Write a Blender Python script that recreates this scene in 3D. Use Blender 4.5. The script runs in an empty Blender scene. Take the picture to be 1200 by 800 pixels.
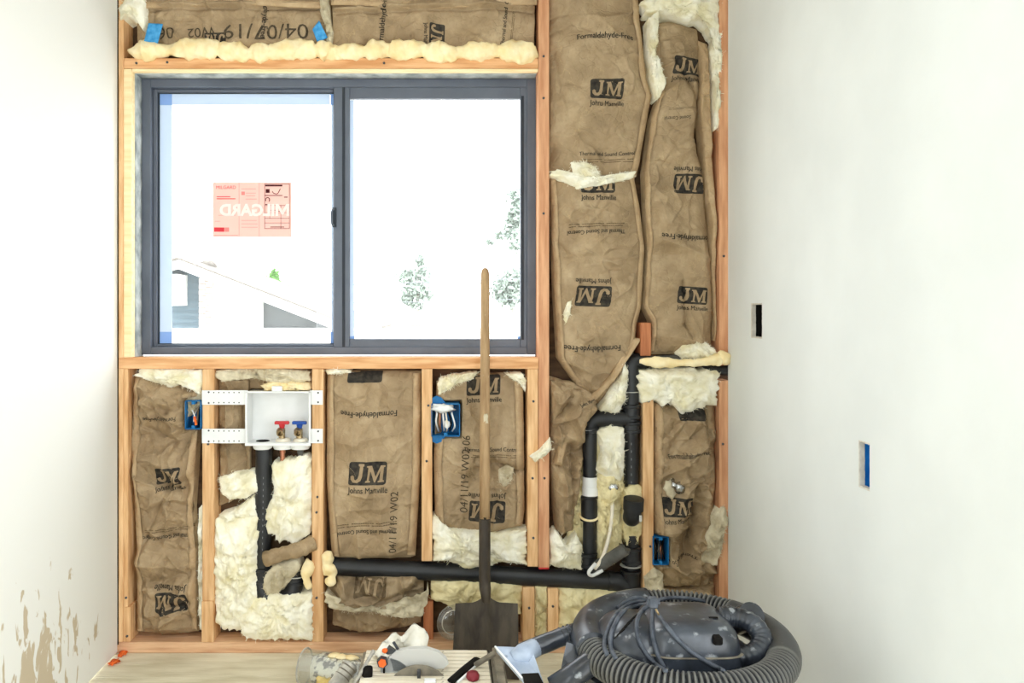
import bpy, bmesh, math, random
from mathutils import Vector, Matrix, noise

# ------------------------------------------------------------------ camera / light / exposure
SC = bpy.context.scene
COL = SC.collection
FPX, VX, VY = 952.0, 520.0, 365.0        # focal length and vanishing point in a 1200x800 frame
Y0 = 2.8                                  # distance to the face of the framing
H = 400 * Y0 / FPX                        # camera height above the floor
K = Y0 / FPX

cam = bpy.data.cameras.new('camera'); cam.sensor_width = 36.0
cam.lens = 36.0 * FPX / 1200.0
cam.shift_x = (600 - VX) / 1200.0
cam.shift_y = -(400 - VY) / 1200.0
cam.clip_start = 0.05; cam.clip_end = 400
cam_o = bpy.data.objects.new('camera', cam); COL.objects.link(cam_o)
cam_o.location = (0, 0, H); cam_o.rotation_euler = (math.pi / 2, 0, 0)
SC.camera = cam_o

world = bpy.data.worlds.new('overcast_sky'); SC.world = world; world.use_nodes = True
bg = world.node_tree.nodes['Background']
bg.inputs[0].default_value = (0.93, 0.975, 1.0, 1); bg.inputs[1].default_value = 6.6

SC.view_settings.view_transform = 'Standard'; SC.view_settings.look = 'None'
SC.view_settings.exposure = -0.12; SC.view_settings.gamma = 1.0
SC.view_settings.use_curve_mapping = False
SC.cycles.use_denoising = True
SC.cycles.max_bounces = 12; SC.cycles.diffuse_bounces = 8
SC.cycles.transparent_max_bounces = 12

XL, XR = (138 - VX) * K, (853 - VX) * K    # drywall faces
SY0, SY1 = .1, 1.15                         # unseen opening added in the right wall for side light, nearer than the view
DX0 = -1.05                                 # left edge of the doorway behind the viewer
ZC = 2.44; YB = -0.75                      # ceiling height, open end of the room behind the viewer

def portal(name, loc, rot, sx, sy):        # guides sky sampling through the room's two openings
    l = bpy.data.lights.new(name, 'AREA'); l.shape = 'RECTANGLE'; l.size = sx; l.size_y = sy
    l.cycles.is_portal = True
    o = bpy.data.objects.new(name, l); COL.objects.link(o); o.location = loc; o.rotation_euler = rot
portal('window_light', ((392 - VX) * K, 2.99, H + (365 - 250) * K), (-math.pi / 2, 0, 0), 1.5, 1.05)
portal('doorway_light', (DX0 + .275, YB - .02, 1.02), (math.pi / 2, 0, 0), .55, 2.04)
portal('side_opening_portal', (XR + .03, (SY0 + SY1) / 2, 1.02), (0, math.pi / 2, 0), 2.04, SY1 - SY0)

# ------------------------------------------------------------------ helpers
R = random.Random(7)
def P(px, py, Y=Y0): return Vector(((px - VX) * Y / FPX, Y, H - (py - VY) * Y / FPX))
def X(px): return (px - VX) * K
def Z(py): return H - (py - VY) * K
def sm(a, b, t):
    t = max(0., min(1., (t - a) / (b - a))); return t * t * (3 - 2 * t)
def lerp(a, b, t): return a + (b - a) * t
def pl(pts, t):                            # piecewise linear lookup
    if t <= pts[0][0]: return pts[0][1]
    for (a, fa), (b, fb) in zip(pts, pts[1:]):
        if t <= b: return fa + (fb - fa) * (t - a) / (b - a)
    return pts[-1][1]

def empty(name, loc, label=None, cat=None, group=None, kind=None):
    o = bpy.data.objects.new(name, None); COL.objects.link(o); o.location = loc
    o.empty_display_size = .05
    return tag(o, label, cat, group, kind)
def tag(o, label=None, cat=None, group=None, kind=None):
    if label: o['label'] = label
    if cat: o['category'] = cat
    if group: o['group'] = group
    if kind: o['kind'] = kind
    return o
def offset_of(o):
    v = Vector((0, 0, 0))
    while o is not None: v += o.location; o = o.parent
    return v
def obj(name, vf, mat, parent=None, smooth=True, label=None, cat=None, group=None, kind=None, angle=None):
    """vf: (verts, faces) in world coordinates, linked as ONE mesh object with its origin at its base"""
    vs, fs = vf
    xs = [v[0] for v in vs]; ys = [v[1] for v in vs]; zs = [v[2] for v in vs]
    c = Vector(((min(xs) + max(xs)) / 2, (min(ys) + max(ys)) / 2, min(zs)))
    me = bpy.data.meshes.new(name)
    me.from_pydata([(v[0] - c.x, v[1] - c.y, v[2] - c.z) for v in vs], [], fs)
    me.materials.append(M[mat] if isinstance(mat, str) else mat)
    if smooth: me.polygons.foreach_set('use_smooth', [True] * len(me.polygons))
    if angle: me.set_sharp_from_angle(angle=math.radians(angle))
    me.update()
    o = bpy.data.objects.new(name, me); COL.objects.link(o)
    if parent is not None: o.parent = parent; o.location = c - offset_of(parent)
    else: o.location = c
    return tag(o, label, cat, group, kind)
def join(*parts):
    vs, fs = [], []
    for v, f in parts:
        n = len(vs); vs += list(v); fs += [tuple(i + n for i in q) for q in f]
    return vs, fs
def bmvf(bm):
    bm.verts.ensure_lookup_table(); bm.verts.index_update()
    r = [v.co.copy() for v in bm.verts], [tuple(v.index for v in f.verts) for f in bm.faces]
    bm.free(); return r
def box(x, y, z, bev=.0, seg=1):
    x = sorted(x); y = sorted(y); z = sorted(z)
    bm = bmesh.new(); bmesh.ops.create_cube(bm, size=1)
    for v in bm.verts:
        v.co = ((x[0] + x[1]) / 2 + v.co.x * (x[1] - x[0]), (y[0] + y[1]) / 2 + v.co.y * (y[1] - y[0]), (z[0] + z[1]) / 2 + v.co.z * (z[1] - z[0]))
    if bev: bmesh.ops.bevel(bm, geom=bm.edges[:], offset=bev, segments=seg, affect='EDGES', profile=.6)
    return bmvf(bm)
def xform(vf, m): return [m @ Vector(v) for v in vf[0]], vf[1]
def smoothpath(pts, n=8):                  # Catmull-Rom
    pts = [Vector(p) for p in pts]; out = []
    for i in range(len(pts) - 1):
        p0 = pts[i - 1] if i else pts[0] * 2 - pts[1]
        p1, p2 = pts[i], pts[i + 1]
        p3 = pts[i + 2] if i + 2 < len(pts) else pts[-1] * 2 - pts[-2]
        for k in range(n):
            t = k / n
            out.append(.5 * ((2 * p1) + (p2 - p0) * t + (2 * p0 - 5 * p1 + 4 * p2 - p3) * t * t + (3 * p1 - p0 - 3 * p2 + p3) * t ** 3))
    out.append(pts[-1]); return out
def tube(pts, r, n=16, caps=True, closed=False, flat=None):
    """r: number, list or function of (index, total); flat=(axis vector, factor) squashes the section"""
    pts = [Vector(p) for p in pts]; N = len(pts)
    vs, fs = [], []; up = None
    for i, p in enumerate(pts):
        a = pts[(i - 1) % N] if (i or closed) else pts[i]; b = pts[(i + 1) % N] if (i < N - 1 or closed) else pts[i]
        d = (b - a).normalized()
        if up is None:
            up = Vector((0, 0, 1)) if abs(d.z) < .9 else Vector((0, 1, 0))
        up = (up - d * up.dot(d)).normalized(); s = d.cross(up)
        rr = r(i, N) if callable(r) else (r[i] if isinstance(r, (list, tuple)) else r)
        for k in range(n):
            t = 2 * math.pi * k / n
            q = (up * math.cos(t) + s * math.sin(t)) * rr
            if flat: q -= flat[0] * (q.dot(flat[0]) * (1 - flat[1]))
            vs.append(p + q)
    m = N if closed else N - 1
    for i in range(m):
        for k in range(n):
            a = i * n + k; b = i * n + (k + 1) % n; j = ((i + 1) % N) * n
            fs.append((a, b, j + (k + 1) % n, j + k))
    if caps and not closed:
        fs.append(tuple(range(n - 1, -1, -1))); fs.append(tuple(range((N - 1) * n, N * n)))
    return vs, fs
def pipe_open(a, b, r, wall=.004, n=20):   # open pipe end: tube with a lip and an inside
    a, b = Vector(a), Vector(b); d = (b - a)
    pts = [a, b, b, b - d * .6]
    return tube([a, a + d * .999, b, b - d * .001, b - d * .6], [r, r, r - wall * .5, r - wall, r - wall], n)
def lathe(prof, axis_o, axis_d=(0, 0, 1), n=24, close=False):
    o = Vector(axis_o); d = Vector(axis_d).normalized()
    u = d.orthogonal().normalized(); w = d.cross(u)
    vs, fs = [], []
    for (r, h) in prof:
        for k in range(n):
            t = 2 * math.pi * k / n
            vs.append(o + d * h + (u * math.cos(t) + w * math.sin(t)) * r)
    for i in range(len(prof) - 1):
        for k in range(n):
            fs.append((i * n + k, i * n + (k + 1) % n, (i + 1) * n + (k + 1) % n, (i + 1) * n + k))
    if prof[0][0] > 1e-5: fs.append(tuple(range(n - 1, -1, -1)))
    if prof[-1][0] > 1e-5: fs.append(tuple(range((len(prof) - 1) * n, len(prof) * n)))
    return vs, fs
def prism(poly, y0, y1):                   # poly: list of (x,z); extruded along y
    n = len(poly)
    vs = [Vector((x, y0, z)) for x, z in poly] + [Vector((x, y1, z)) for x, z in poly]
    fs = [tuple(range(n)), tuple(range(2 * n - 1, n - 1, -1))]
    fs += [(i, n + i, n + (i + 1) % n, (i + 1) % n) for i in range(n)]
    return vs, fs
def blob(c, rad, sub=3, amp=.2, freq=3., seed=0, ex=2.0):
    bm = bmesh.new(); bmesh.ops.create_icosphere(bm, subdivisions=sub, radius=1)
    rad = Vector(rad) if not isinstance(rad, (int, float)) else Vector((rad,) * 3)
    for v in bm.verts:
        d = v.co.normalized()
        if ex != 2.0:
            l = (abs(d.x) ** ex + abs(d.y) ** ex + abs(d.z) ** ex) ** (1 / ex); d = d / l
        k = 1 + amp * noise.noise(d * freq + Vector((seed * 3.1, seed * 1.7, seed)))
        v.co = Vector(c) + Vector((d.x * rad.x, d.y * rad.y, d.z * rad.z)) * k
    return bmvf(bm)

# ------------------------------------------------------------------ materials
M = {}
def srgb(r, g, b):
    f = lambda c: ((c / 255 + .055) / 1.055) ** 2.4 if c > 10 else c / 255 / 12.92
    return (f(r), f(g), f(b), 1)
def newmat(name):
    m = bpy.data.materials.new(name); m.use_nodes = True; M[name] = m
    nt = m.node_tree; return m, nt, nt.nodes['Principled BSDF']
def node(nt, t, **kw):
    n = nt.nodes.new(t)
    for k, v in kw.items(): setattr(n, k, v)
    return n
def noise_mat(name, c1, c2, scale=20, rough=.7, bump=0, bscale=60, stretch=(1, 1, 1), detail=6, spec=.3, metal=0, lo=.35, hi=.65, rnd=0, c3=None, spot=None):
    m, nt, b = newmat(name); L = nt.links
    tc = node(nt, 'ShaderNodeTexCoord'); mp = node(nt, 'ShaderNodeMapping'); mp.inputs['Scale'].default_value = stretch
    L.new(tc.outputs['Object'], mp.inputs['Vector'])
    vec = mp.outputs['Vector']
    if rnd:
        oi = node(nt, 'ShaderNodeObjectInfo'); ml = node(nt, 'ShaderNodeMath', operation='MULTIPLY'); ml.inputs[1].default_value = 37.0
        L.new(oi.outputs['Random'], ml.inputs[0]); ad = node(nt, 'ShaderNodeVectorMath', operation='ADD')
        L.new(vec, ad.inputs[0]); L.new(ml.outputs[0], ad.inputs[1]); vec = ad.outputs[0]
    n1 = node(nt, 'ShaderNodeTexNoise'); n1.inputs['Scale'].default_value = scale; n1.inputs['Detail'].default_value = detail
    L.new(vec, n1.inputs['Vector'])
    cr = node(nt, 'ShaderNodeValToRGB'); cr.color_ramp.elements[0].position = lo; cr.color_ramp.elements[1].position = hi
    cr.color_ramp.elements[0].color = srgb(*c1); cr.color_ramp.elements[1].color = srgb(*c2)
    L.new(n1.outputs['Fac'], cr.inputs['Fac']); out = cr.outputs['Color']
    if spot:                               # (colour, scale, threshold): flecks of dust, paint, plaster
        n3 = node(nt, 'ShaderNodeTexNoise'); n3.inputs['Scale'].default_value = spot[1]; n3.inputs['Detail'].default_value = 5
        L.new(vec, n3.inputs['Vector']); r3 = node(nt, 'ShaderNodeValToRGB')
        r3.color_ramp.elements[0].position = spot[2]; r3.color_ramp.elements[1].position = spot[2] + .08
        L.new(n3.outputs['Fac'], r3.inputs['Fac']); mx = node(nt, 'ShaderNodeMixRGB'); mx.inputs['Color2'].default_value = srgb(*spot[0])
        L.new(r3.outputs['Color'], mx.inputs['Fac']); L.new(out, mx.inputs['Color1']); out = mx.outputs['Color']
    if rnd:
        hs = node(nt, 'ShaderNodeHueSaturation'); mr = node(nt, 'ShaderNodeMapRange')
        mr.inputs['To Min'].default_value = 1 - rnd; mr.inputs['To Max'].default_value = 1 + rnd
        L.new(oi.outputs['Random'], mr.inputs['Value']); L.new(mr.outputs[0], hs.inputs['Value']); L.new(out, hs.inputs['Color']); out = hs.outputs['Color']
    L.new(out, b.inputs['Base Color'])
    b.inputs['Roughness'].default_value = rough; b.inputs['Specular IOR Level'].default_value = spec; b.inputs['Metallic'].default_value = metal
    if bump:
        n2 = node(nt, 'ShaderNodeTexNoise'); n2.inputs['Scale'].default_value = bscale; n2.inputs['Detail'].default_value = 5
        L.new(vec, n2.inputs['Vector']); bp = node(nt, 'ShaderNodeBump'); bp.inputs['Strength'].default_value = bump; bp.inputs['Distance'].default_value = .004
        L.new(n2.outputs['Fac'], bp.inputs['Height']); L.new(bp.outputs['Normal'], b.inputs['Normal'])
    return m
def plain(name, c, rough=.5, spec=.4, metal=0, trans=0):
    m, nt, b = newmat(name); b.inputs['Base Color'].default_value = srgb(*c)
    b.inputs['Roughness'].default_value = rough; b.inputs['Specular IOR Level'].default_value = spec; b.inputs['Metallic'].default_value = metal
    return m
def clear(name, c, fac, gloss=.06, rough=.02):   # thin see-through film or pane: diffuse tint over a transparent body with a faint gloss
    m, nt, b = newmat(name); L = nt.links; nt.nodes.remove(b)
    out = [n for n in nt.nodes if n.type == 'OUTPUT_MATERIAL'][0]
    tr = node(nt, 'ShaderNodeBsdfTransparent'); df = node(nt, 'ShaderNodeBsdfDiffuse'); tl = node(nt, 'ShaderNodeBsdfTranslucent')
    gl = node(nt, 'ShaderNodeBsdfGlossy'); gl.inputs['Roughness'].default_value = rough
    tr.inputs[0].default_value = (1, 1, 1, 1) if fac < .05 else tuple(.5 + .5 * x for x in srgb(*c)[:3]) + (1,)
    df.inputs[0].default_value = srgb(*c); tl.inputs[0].default_value = srgb(*c)
    m0 = node(nt, 'ShaderNodeMixShader'); m0.inputs[0].default_value = .5; L.new(df.outputs[0], m0.inputs[1]); L.new(tl.outputs[0], m0.inputs[2])
    m1 = node(nt, 'ShaderNodeMixShader'); m1.inputs[0].default_value = fac; L.new(tr.outputs[0], m1.inputs[1]); L.new(m0.outputs[0], m1.inputs[2])
    m2 = node(nt, 'ShaderNodeMixShader'); m2.inputs[0].default_value = gloss; L.new(m1.outputs[0], m2.inputs[1]); L.new(gl.outputs[0], m2.inputs[2])
    L.new(m2.outputs[0], out.inputs['Surface']); return m

noise_mat('wood_upright', (206, 156, 106), (238, 198, 150), 9, .65, .25, 30, (7, 7, .7), rnd=.09, spot=((120, 78, 44), 26, .74))
noise_mat('wood_level', (206, 148, 98), (236, 188, 140), 9, .65, .25, 30, (.7, 7, 7), rnd=.06, spot=((120, 78, 44), 26, .76))
noise_mat('wood_pink', (198, 140, 102), (226, 174, 134), 9, .65, .25, 30, (7, 7, .7), rnd=.05, spot=((120, 78, 44), 26, .74))
noise_mat('wood_red', (160, 92, 58), (196, 128, 88), 9, .65, .25, 30, (7, 7, .7), rnd=.06)
noise_mat('wood_plate', (202, 154, 118), (230, 190, 152), 9, .7, .25, 30, (.7, 7, 7), spot=((225, 205, 170), 40, .66))
noise_mat('wood_pale', (240, 212, 160), (252, 232, 190), 9, .65, .2, 30, (.7, 7, 7))
noise_mat('sheathing', (74, 56, 40), (104, 80, 58), 12, .85, .3, 30, (1, 1, 3))
noise_mat('fluff', (230, 221, 184), (252, 249, 234), 16, .95, .9, 90, spec=.05, lo=.3, hi=.62, rnd=.03, detail=8)
noise_mat('fluff_yellow', (206, 190, 140), (240, 228, 184), 18, .95, .9, 90, spec=.05, lo=.3, hi=.62, detail=8)
noise_mat('fluff_grey', (178, 164, 134), (226, 216, 190), 18, .95, .9, 90, spec=.05, lo=.3, hi=.62, detail=8)
noise_mat('foam', (246, 222, 166), (255, 240, 200), 25, .7, .35, 120, spec=.25)
noise_mat('drywall_left', (234, 235, 233), (240, 241, 239), 3, .8, .05, 60, spec=.2)
noise_mat('drywall_right', (222, 226, 226), (229, 233, 233), 3, .8, .05, 60, spec=.2)
noise_mat('drywall_core', (205, 200, 190), (226, 222, 212), 60, .9)
noise_mat('ceiling', (212, 211, 206), (220, 219, 214), 3, .8)
noise_mat('frame_metal', (85, 92, 105), (98, 105, 119), 6, .42, 0, spec=.45, spot=((150, 155, 165), 130, .74))
noise_mat('wrap_grey', (130, 138, 140), (190, 196, 196), 18, .7, .5, 40)
plain('gasket', (40, 46, 56), .6)
noise_mat('abs', (17, 18, 21), (31, 33, 37), 10, .42, .1, 60, spec=.5, spot=((110, 108, 102), 90, .76))
noise_mat('abs_dusty', (70, 70, 68), (112, 110, 104), 14, .6, .1, 60)
plain('print_white', (205, 205, 200), .5); plain('print_grey', (128, 130, 134), .5)
noise_mat('pvc_white', (226, 228, 228), (240, 241, 241), 8, .35, spec=.45)
noise_mat('pvc_cream', (226, 216, 196), (240, 232, 216), 30, .5)
plain('screw', (96, 96, 98), .4, metal=.7)
noise_mat('can_dull', (150, 146, 138), (206, 202, 192), 30, .4, spec=.4)
plain('dark', (24, 22, 20), .8, .1)
plain('red_plastic', (196, 44, 50), .4); plain('red_dark', (126, 30, 44), .5); plain('blue_plastic', (18, 72, 158), .4)
noise_mat('box_blue', (10, 92, 150), (22, 118, 180), 30, .45)
noise_mat('box_blue_bright', (16, 104, 190), (30, 126, 206), 30, .45)
noise_mat('brass', (140, 118, 86), (190, 168, 130), 30, .35, metal=.8)
noise_mat('copper', (170, 110, 84), (204, 146, 116), 30, .35, metal=.8)
noise_mat('chrome', (180, 182, 184), (226, 228, 230), 30, .18, metal=.95)
noise_mat('handle_wood', (148, 118, 84), (182, 152, 114), 9, .7, .25, 40, (6, 6, .7), spot=((214, 202, 180), 40, .7))
noise_mat('shovel_steel', (58, 51, 44), (86, 77, 66), 7, .55, .25, 40, (5, 5, .8), spec=.35, metal=.25, spot=((150, 134, 110), 22, .72))
noise_mat('tape_blue', (44, 136, 200), (84, 168, 224), 60, .6, .3, 120)
noise_mat('orange_paint', (226, 92, 30), (242, 120, 54), 60, .6)
noise_mat('vac_body', (25, 28, 34), (62, 68, 78), 14, .30, .12, 50, spec=.6, spot=((138, 142, 146), 34, .61))
noise_mat('vac_light', (140, 152, 172), (190, 202, 220), 14, .5, .2, 50, spot=((60, 68, 84), 24, .62))
def hose_mat():                            # black ribbed plastic, plaster dust rubbed onto the raised ribs
    m = noise_mat('vac_hose', (18, 20, 23), (36, 38, 42), 12, .42, .1, 60, spot=((150, 146, 136), 60, .7)); nt = m.node_tree; L = nt.links; b = nt.nodes['Principled BSDF']
    g = node(nt, 'ShaderNodeNewGeometry'); r = node(nt, 'ShaderNodeValToRGB'); r.color_ramp.elements[0].position = .5; r.color_ramp.elements[1].position = .6
    L.new(g.outputs['Pointiness'], r.inputs['Fac']); mx = node(nt, 'ShaderNodeMixRGB'); mx.inputs['Color2'].default_value = srgb(118, 117, 112)
    src = b.inputs['Base Color'].links[0].from_socket; L.new(src, mx.inputs['Color1']); L.new(r.outputs['Color'], mx.inputs['Fac']); L.new(mx.outputs['Color'], b.inputs['Base Color'])
hose_mat()
noise_mat('cord', (58, 63, 72), (92, 98, 108), 40, .5)
noise_mat('saw_table', (222, 212, 190), (240, 232, 214), 16, .5, .1, spot=((150, 140, 120), 34, .7))
noise_mat('saw_grey', (96, 90, 80), (146, 138, 122), 20, .5)
noise_mat('bag_white', (226, 222, 208), (244, 242, 234), 20, .7, .5, 60)
clear('guard_plastic', (238, 239, 238), .86, .08, .25)
clear('guard_clear', (196, 200, 204), .8, .08, .2)
clear('jar_plastic', (240, 242, 240), .09, .12, .08)
noise_mat('paint_mess', (104, 98, 100), (246, 242, 228), 55, .6, .3, 80, detail=9, lo=.42, hi=.5)
noise_mat('plaster_yellow', (206, 178, 104), (232, 208, 142), 30, .7)
clear('glass', (255, 255, 255), .02, .03, .01)
noise_mat('ink', (44, 42, 40), (74, 68, 60), 60, .8, spec=.15)
noise_mat('ink_mid', (66, 58, 48), (96, 84, 68), 90, .8, spec=.15)
noise_mat('ink_pale', (92, 80, 62), (124, 104, 80), 60, .8, spec=.15)

def glow(name, c, e):
    m, nt, b = newmat(name); b.inputs['Base Color'].default_value = srgb(*c); b.inputs['Emission Color'].default_value = srgb(*c); b.inputs['Emission Strength'].default_value = e
glow('fill_glow', (255, 246, 232), 6)
def backlit(name, c, t):                   # thin sheet on the glass: mostly opaque, lets a little daylight through
    m, nt, b = newmat(name); L = nt.links; nt.nodes.remove(b); out = [n for n in nt.nodes if n.type == 'OUTPUT_MATERIAL'][0]
    df = node(nt, 'ShaderNodeBsdfDiffuse'); tl = node(nt, 'ShaderNodeBsdfTranslucent'); df.inputs[0].default_value = srgb(*c); tl.inputs[0].default_value = srgb(*c)
    mx = node(nt, 'ShaderNodeMixShader'); mx.inputs[0].default_value = t; L.new(df.outputs[0], mx.inputs[1]); L.new(tl.outputs[0], mx.inputs[2]); L.new(mx.outputs[0], out.inputs['Surface'])
backlit('sticker_film', (252, 208, 200), .14); backlit('sticker_white', (255, 252, 250), .3); backlit('sticker_red', (224, 74, 84), .12); backlit('sticker_pink', (238, 150, 146), .1); backlit('sticker_black', (80, 40, 44), .04)
backlit('film_blue', (216, 231, 250), .15); backlit('film_deep', (150, 186, 240), .12)
def kraft(name, c1, c2, c3):
    m, nt, b = newmat(name); L = nt.links
    tc = node(nt, 'ShaderNodeTexCoord'); oi = node(nt, 'ShaderNodeObjectInfo')
    n1 = node(nt, 'ShaderNodeTexNoise'); n1.inputs['Scale'].default_value = 7; n1.inputs['Detail'].default_value = 8; n1.inputs['Roughness'].default_value = .65
    L.new(tc.outputs['Object'], n1.inputs['Vector'])
    cr = node(nt, 'ShaderNodeValToRGB'); e = cr.color_ramp.elements
    e[0].position = .3; e[0].color = srgb(*c1); e[1].position = .72; e[1].color = srgb(*c3)
    mid = cr.color_ramp.elements.new(.5); mid.color = srgb(*c2)
    L.new(n1.outputs['Fac'], cr.inputs['Fac'])
    # pale scuffed fold lines
    v = node(nt, 'ShaderNodeTexVoronoi', feature='DISTANCE_TO_EDGE'); v.inputs['Scale'].default_value = 22
    nd = node(nt, 'ShaderNodeTexNoise'); nd.inputs['Scale'].default_value = 14; nd.inputs['Detail'].default_value = 4; L.new(tc.outputs['Object'], nd.inputs['Vector'])
    vm = node(nt, 'ShaderNodeMixRGB', blend_type='ADD'); vm.inputs['Fac'].default_value = .12
    L.new(tc.outputs['Object'], vm.inputs['Color1']); L.new(nd.outputs['Color'], vm.inputs['Color2']); L.new(vm.outputs['Color'], v.inputs['Vector'])
    rp = node(nt, 'ShaderNodeValToRGB'); rp.color_ramp.elements[0].color = (1, 1, 1, 1); rp.color_ramp.elements[1].color = (0, 0, 0, 1); rp.color_ramp.elements[1].position = .03
    L.new(v.outputs['Distance'], rp.inputs['Fac'])
    n5 = node(nt, 'ShaderNodeTexNoise'); n5.inputs['Scale'].default_value = 9; L.new(tc.outputs['Object'], n5.inputs['Vector'])
    r5 = node(nt, 'ShaderNodeValToRGB'); r5.color_ramp.elements[0].position = .48; r5.color_ramp.elements[1].position = .7; r5.color_ramp.elements[1].color = (.55, .55, .55, 1)
    L.new(n5.outputs['Fac'], r5.inputs['Fac'])
    mu = node(nt, 'ShaderNodeMath', operation='MULTIPLY'); L.new(rp.outputs['Color'], mu.inputs[0]); L.new(r5.outputs['Color'], mu.inputs[1])
    mx = node(nt, 'ShaderNodeMixRGB'); mx.inputs['Color2'].default_value = srgb(204, 178, 134)
    L.new(mu.outputs[0], mx.inputs['Fac']); L.new(cr.outputs['Color'], mx.inputs['Color1'])
    L.new(mx.outputs['Color'], b.inputs['Base Color']); b.inputs['Roughness'].default_value = .62; b.inputs['Specular IOR Level'].default_value = .22
    n2 = node(nt, 'ShaderNodeTexNoise'); n2.inputs['Scale'].default_value = 55; n2.inputs['Detail'].default_value = 4; L.new(tc.outputs['Object'], n2.inputs['Vector'])
    bp = node(nt, 'ShaderNodeBump'); bp.inputs['Strength'].default_value = .3; bp.inputs['Distance'].default_value = .004
    L.new(n2.outputs['Fac'], bp.inputs['Height'])
    bp2 = node(nt, 'ShaderNodeBump'); bp2.inputs['Strength'].default_value = .8; bp2.inputs['Distance'].default_value = .012
    mn = node(nt, 'ShaderNodeMath', operation='MINIMUM'); mn.inputs[1].default_value = .12; L.new(v.outputs['Distance'], mn.inputs[0])
    L.new(mn.outputs[0], bp2.inputs['Height']); L.new(bp.outputs['Normal'], bp2.inputs['Normal']); L.new(bp2.outputs['Normal'], b.inputs['Normal'])
kraft('kraft', (139, 118, 90), (165, 142, 111), (194, 172, 140))
kraft('kraft_tab', (164, 138, 106), (184, 157, 122), (204, 179, 144))
kraft('kraft_old', (124, 106, 82), (158, 137, 108), (192, 172, 140))

def mud_wall():                            # left drywall with a dried trowel smear near the floor
    m, nt, b = newmat('drywall_smeared'); L = nt.links
    g = node(nt, 'ShaderNodeNewGeometry'); sp = node(nt, 'ShaderNodeSeparateXYZ'); L.new(g.outputs['Position'], sp.inputs[0])
    def math_(op, a, c=None):
        n = node(nt, 'ShaderNodeMath', operation=op)
        for i, q in enumerate((a, c)):
            if q is None: continue
            if isinstance(q, (int, float)): n.inputs[i].default_value = q
            else: L.new(q, n.inputs[i])
        return n.outputs[0]
    dy = math_('DIVIDE', math_('SUBTRACT', sp.outputs['Y'], 2.22), .27); dz = math_('DIVIDE', math_('SUBTRACT', sp.outputs['Z'], .14), .22)
    rad = math_('SQRT', math_('ADD', math_('MULTIPLY', dy, dy), math_('MULTIPLY', dz, dz)))
    mp = node(nt, 'ShaderNodeMapping'); mp.inputs['Scale'].default_value = (1, 2.2, .9); mp.inputs['Rotation'].default_value = (.5, 0, 0)
    L.new(g.outputs['Position'], mp.inputs['Vector'])
    n1 = node(nt, 'ShaderNodeTexNoise'); n1.inputs['Scale'].default_value = 12; n1.inputs['Detail'].default_value = 9; n1.inputs['Distortion'].default_value = .9; L.new(mp.outputs[0], n1.inputs['Vector'])
    s = math_('SUBTRACT', math_('ADD', n1.outputs['Fac'], .13), math_('MULTIPLY', rad, .21))
    rp = node(nt, 'ShaderNodeValToRGB'); rp.color_ramp.elements[0].position = .49; rp.color_ramp.elements[1].position = .53
    L.new(s, rp.inputs['Fac'])
    mx = node(nt, 'ShaderNodeMixRGB'); mx.inputs['Color1'].default_value = srgb(231, 232, 229); mx.inputs['Color2'].default_value = srgb(194, 181, 158)
    L.new(rp.outputs['Color'], mx.inputs['Fac']); L.new(mx.outputs['Color'], b.inputs['Base Color'])
    b.inputs['Roughness'].default_value = .8; b.inputs['Specular IOR Level'].default_value = .2
    bp = node(nt, 'ShaderNodeBump'); bp.inputs['Strength'].default_value = .3; bp.inputs['Distance'].default_value = .003
    L.new(rp.outputs['Color'], bp.inputs['Height']); L.new(bp.outputs['Normal'], b.inputs['Normal'])
mud_wall()
def floor_mat():                           # cream underlay with combed ridges
    m, nt, b = newmat('floor_cream'); L = nt.links
    g = node(nt, 'ShaderNodeNewGeometry')
    w = node(nt, 'ShaderNodeTexWave', bands_direction='Y'); w.inputs['Scale'].default_value = 26; w.inputs['Distortion'].default_value = 1.0; w.inputs['Detail'].default_value = 2
    n1 = node(nt, 'ShaderNodeTexNoise'); n1.inputs['Scale'].default_value = 12; n1.inputs['Detail'].default_value = 8
    mp = node(nt, 'ShaderNodeMapping'); mp.inputs['Scale'].default_value = (.4, 2, 1); L.new(g.outputs['Position'], mp.inputs[0])
    L.new(g.outputs['Position'], w.inputs['Vector']); L.new(mp.outputs[0], n1.inputs['Vector'])
    cr = node(nt, 'ShaderNodeValToRGB'); e = cr.color_ramp.elements; e[0].position = .3; e[0].color = srgb(206, 196, 168); e[1].position = .6; e[1].color = srgb(234, 227, 206)
    L.new(n1.outputs['Fac'], cr.inputs['Fac']); L.new(cr.outputs['Color'], b.inputs['Base Color']); b.inputs['Roughness'].default_value = .75
    bp = node(nt, 'ShaderNodeBump'); bp.inputs['Strength'].default_value = .5; bp.inputs['Distance'].default_value = .004
    L.new(w.outputs['Fac'], bp.inputs['Height']); L.new(bp.outputs['Normal'], b.inputs['Normal'])
floor_mat()
# outdoors
noise_mat('siding_blue', (84, 102, 112), (94, 112, 122), 4, .8)
noise_mat('shaded_wall_grey', (84, 88, 90), (100, 104, 106), 40, .85)  # grey holds the shadow under the fascia, painted into the wall
noise_mat('paint_white', (235, 235, 232), (245, 245, 243), 4, .7)
noise_mat('roof_dark', (90, 84, 78), (116, 110, 102), 20, .85)
noise_mat('stone_pale', (170, 158, 150), (220, 206, 196), 6, .85)
noise_mat('ground_out', (190, 188, 180), (220, 218, 210), 1, .9)
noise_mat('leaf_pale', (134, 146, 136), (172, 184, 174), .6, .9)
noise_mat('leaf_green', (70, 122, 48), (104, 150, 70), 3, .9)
noise_mat('leaf_brown', (140, 124, 76), (166, 152, 104), 3, .9)
plain('bark', (158, 152, 144), .9); plain('wire', (120, 124, 128), .6)

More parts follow.
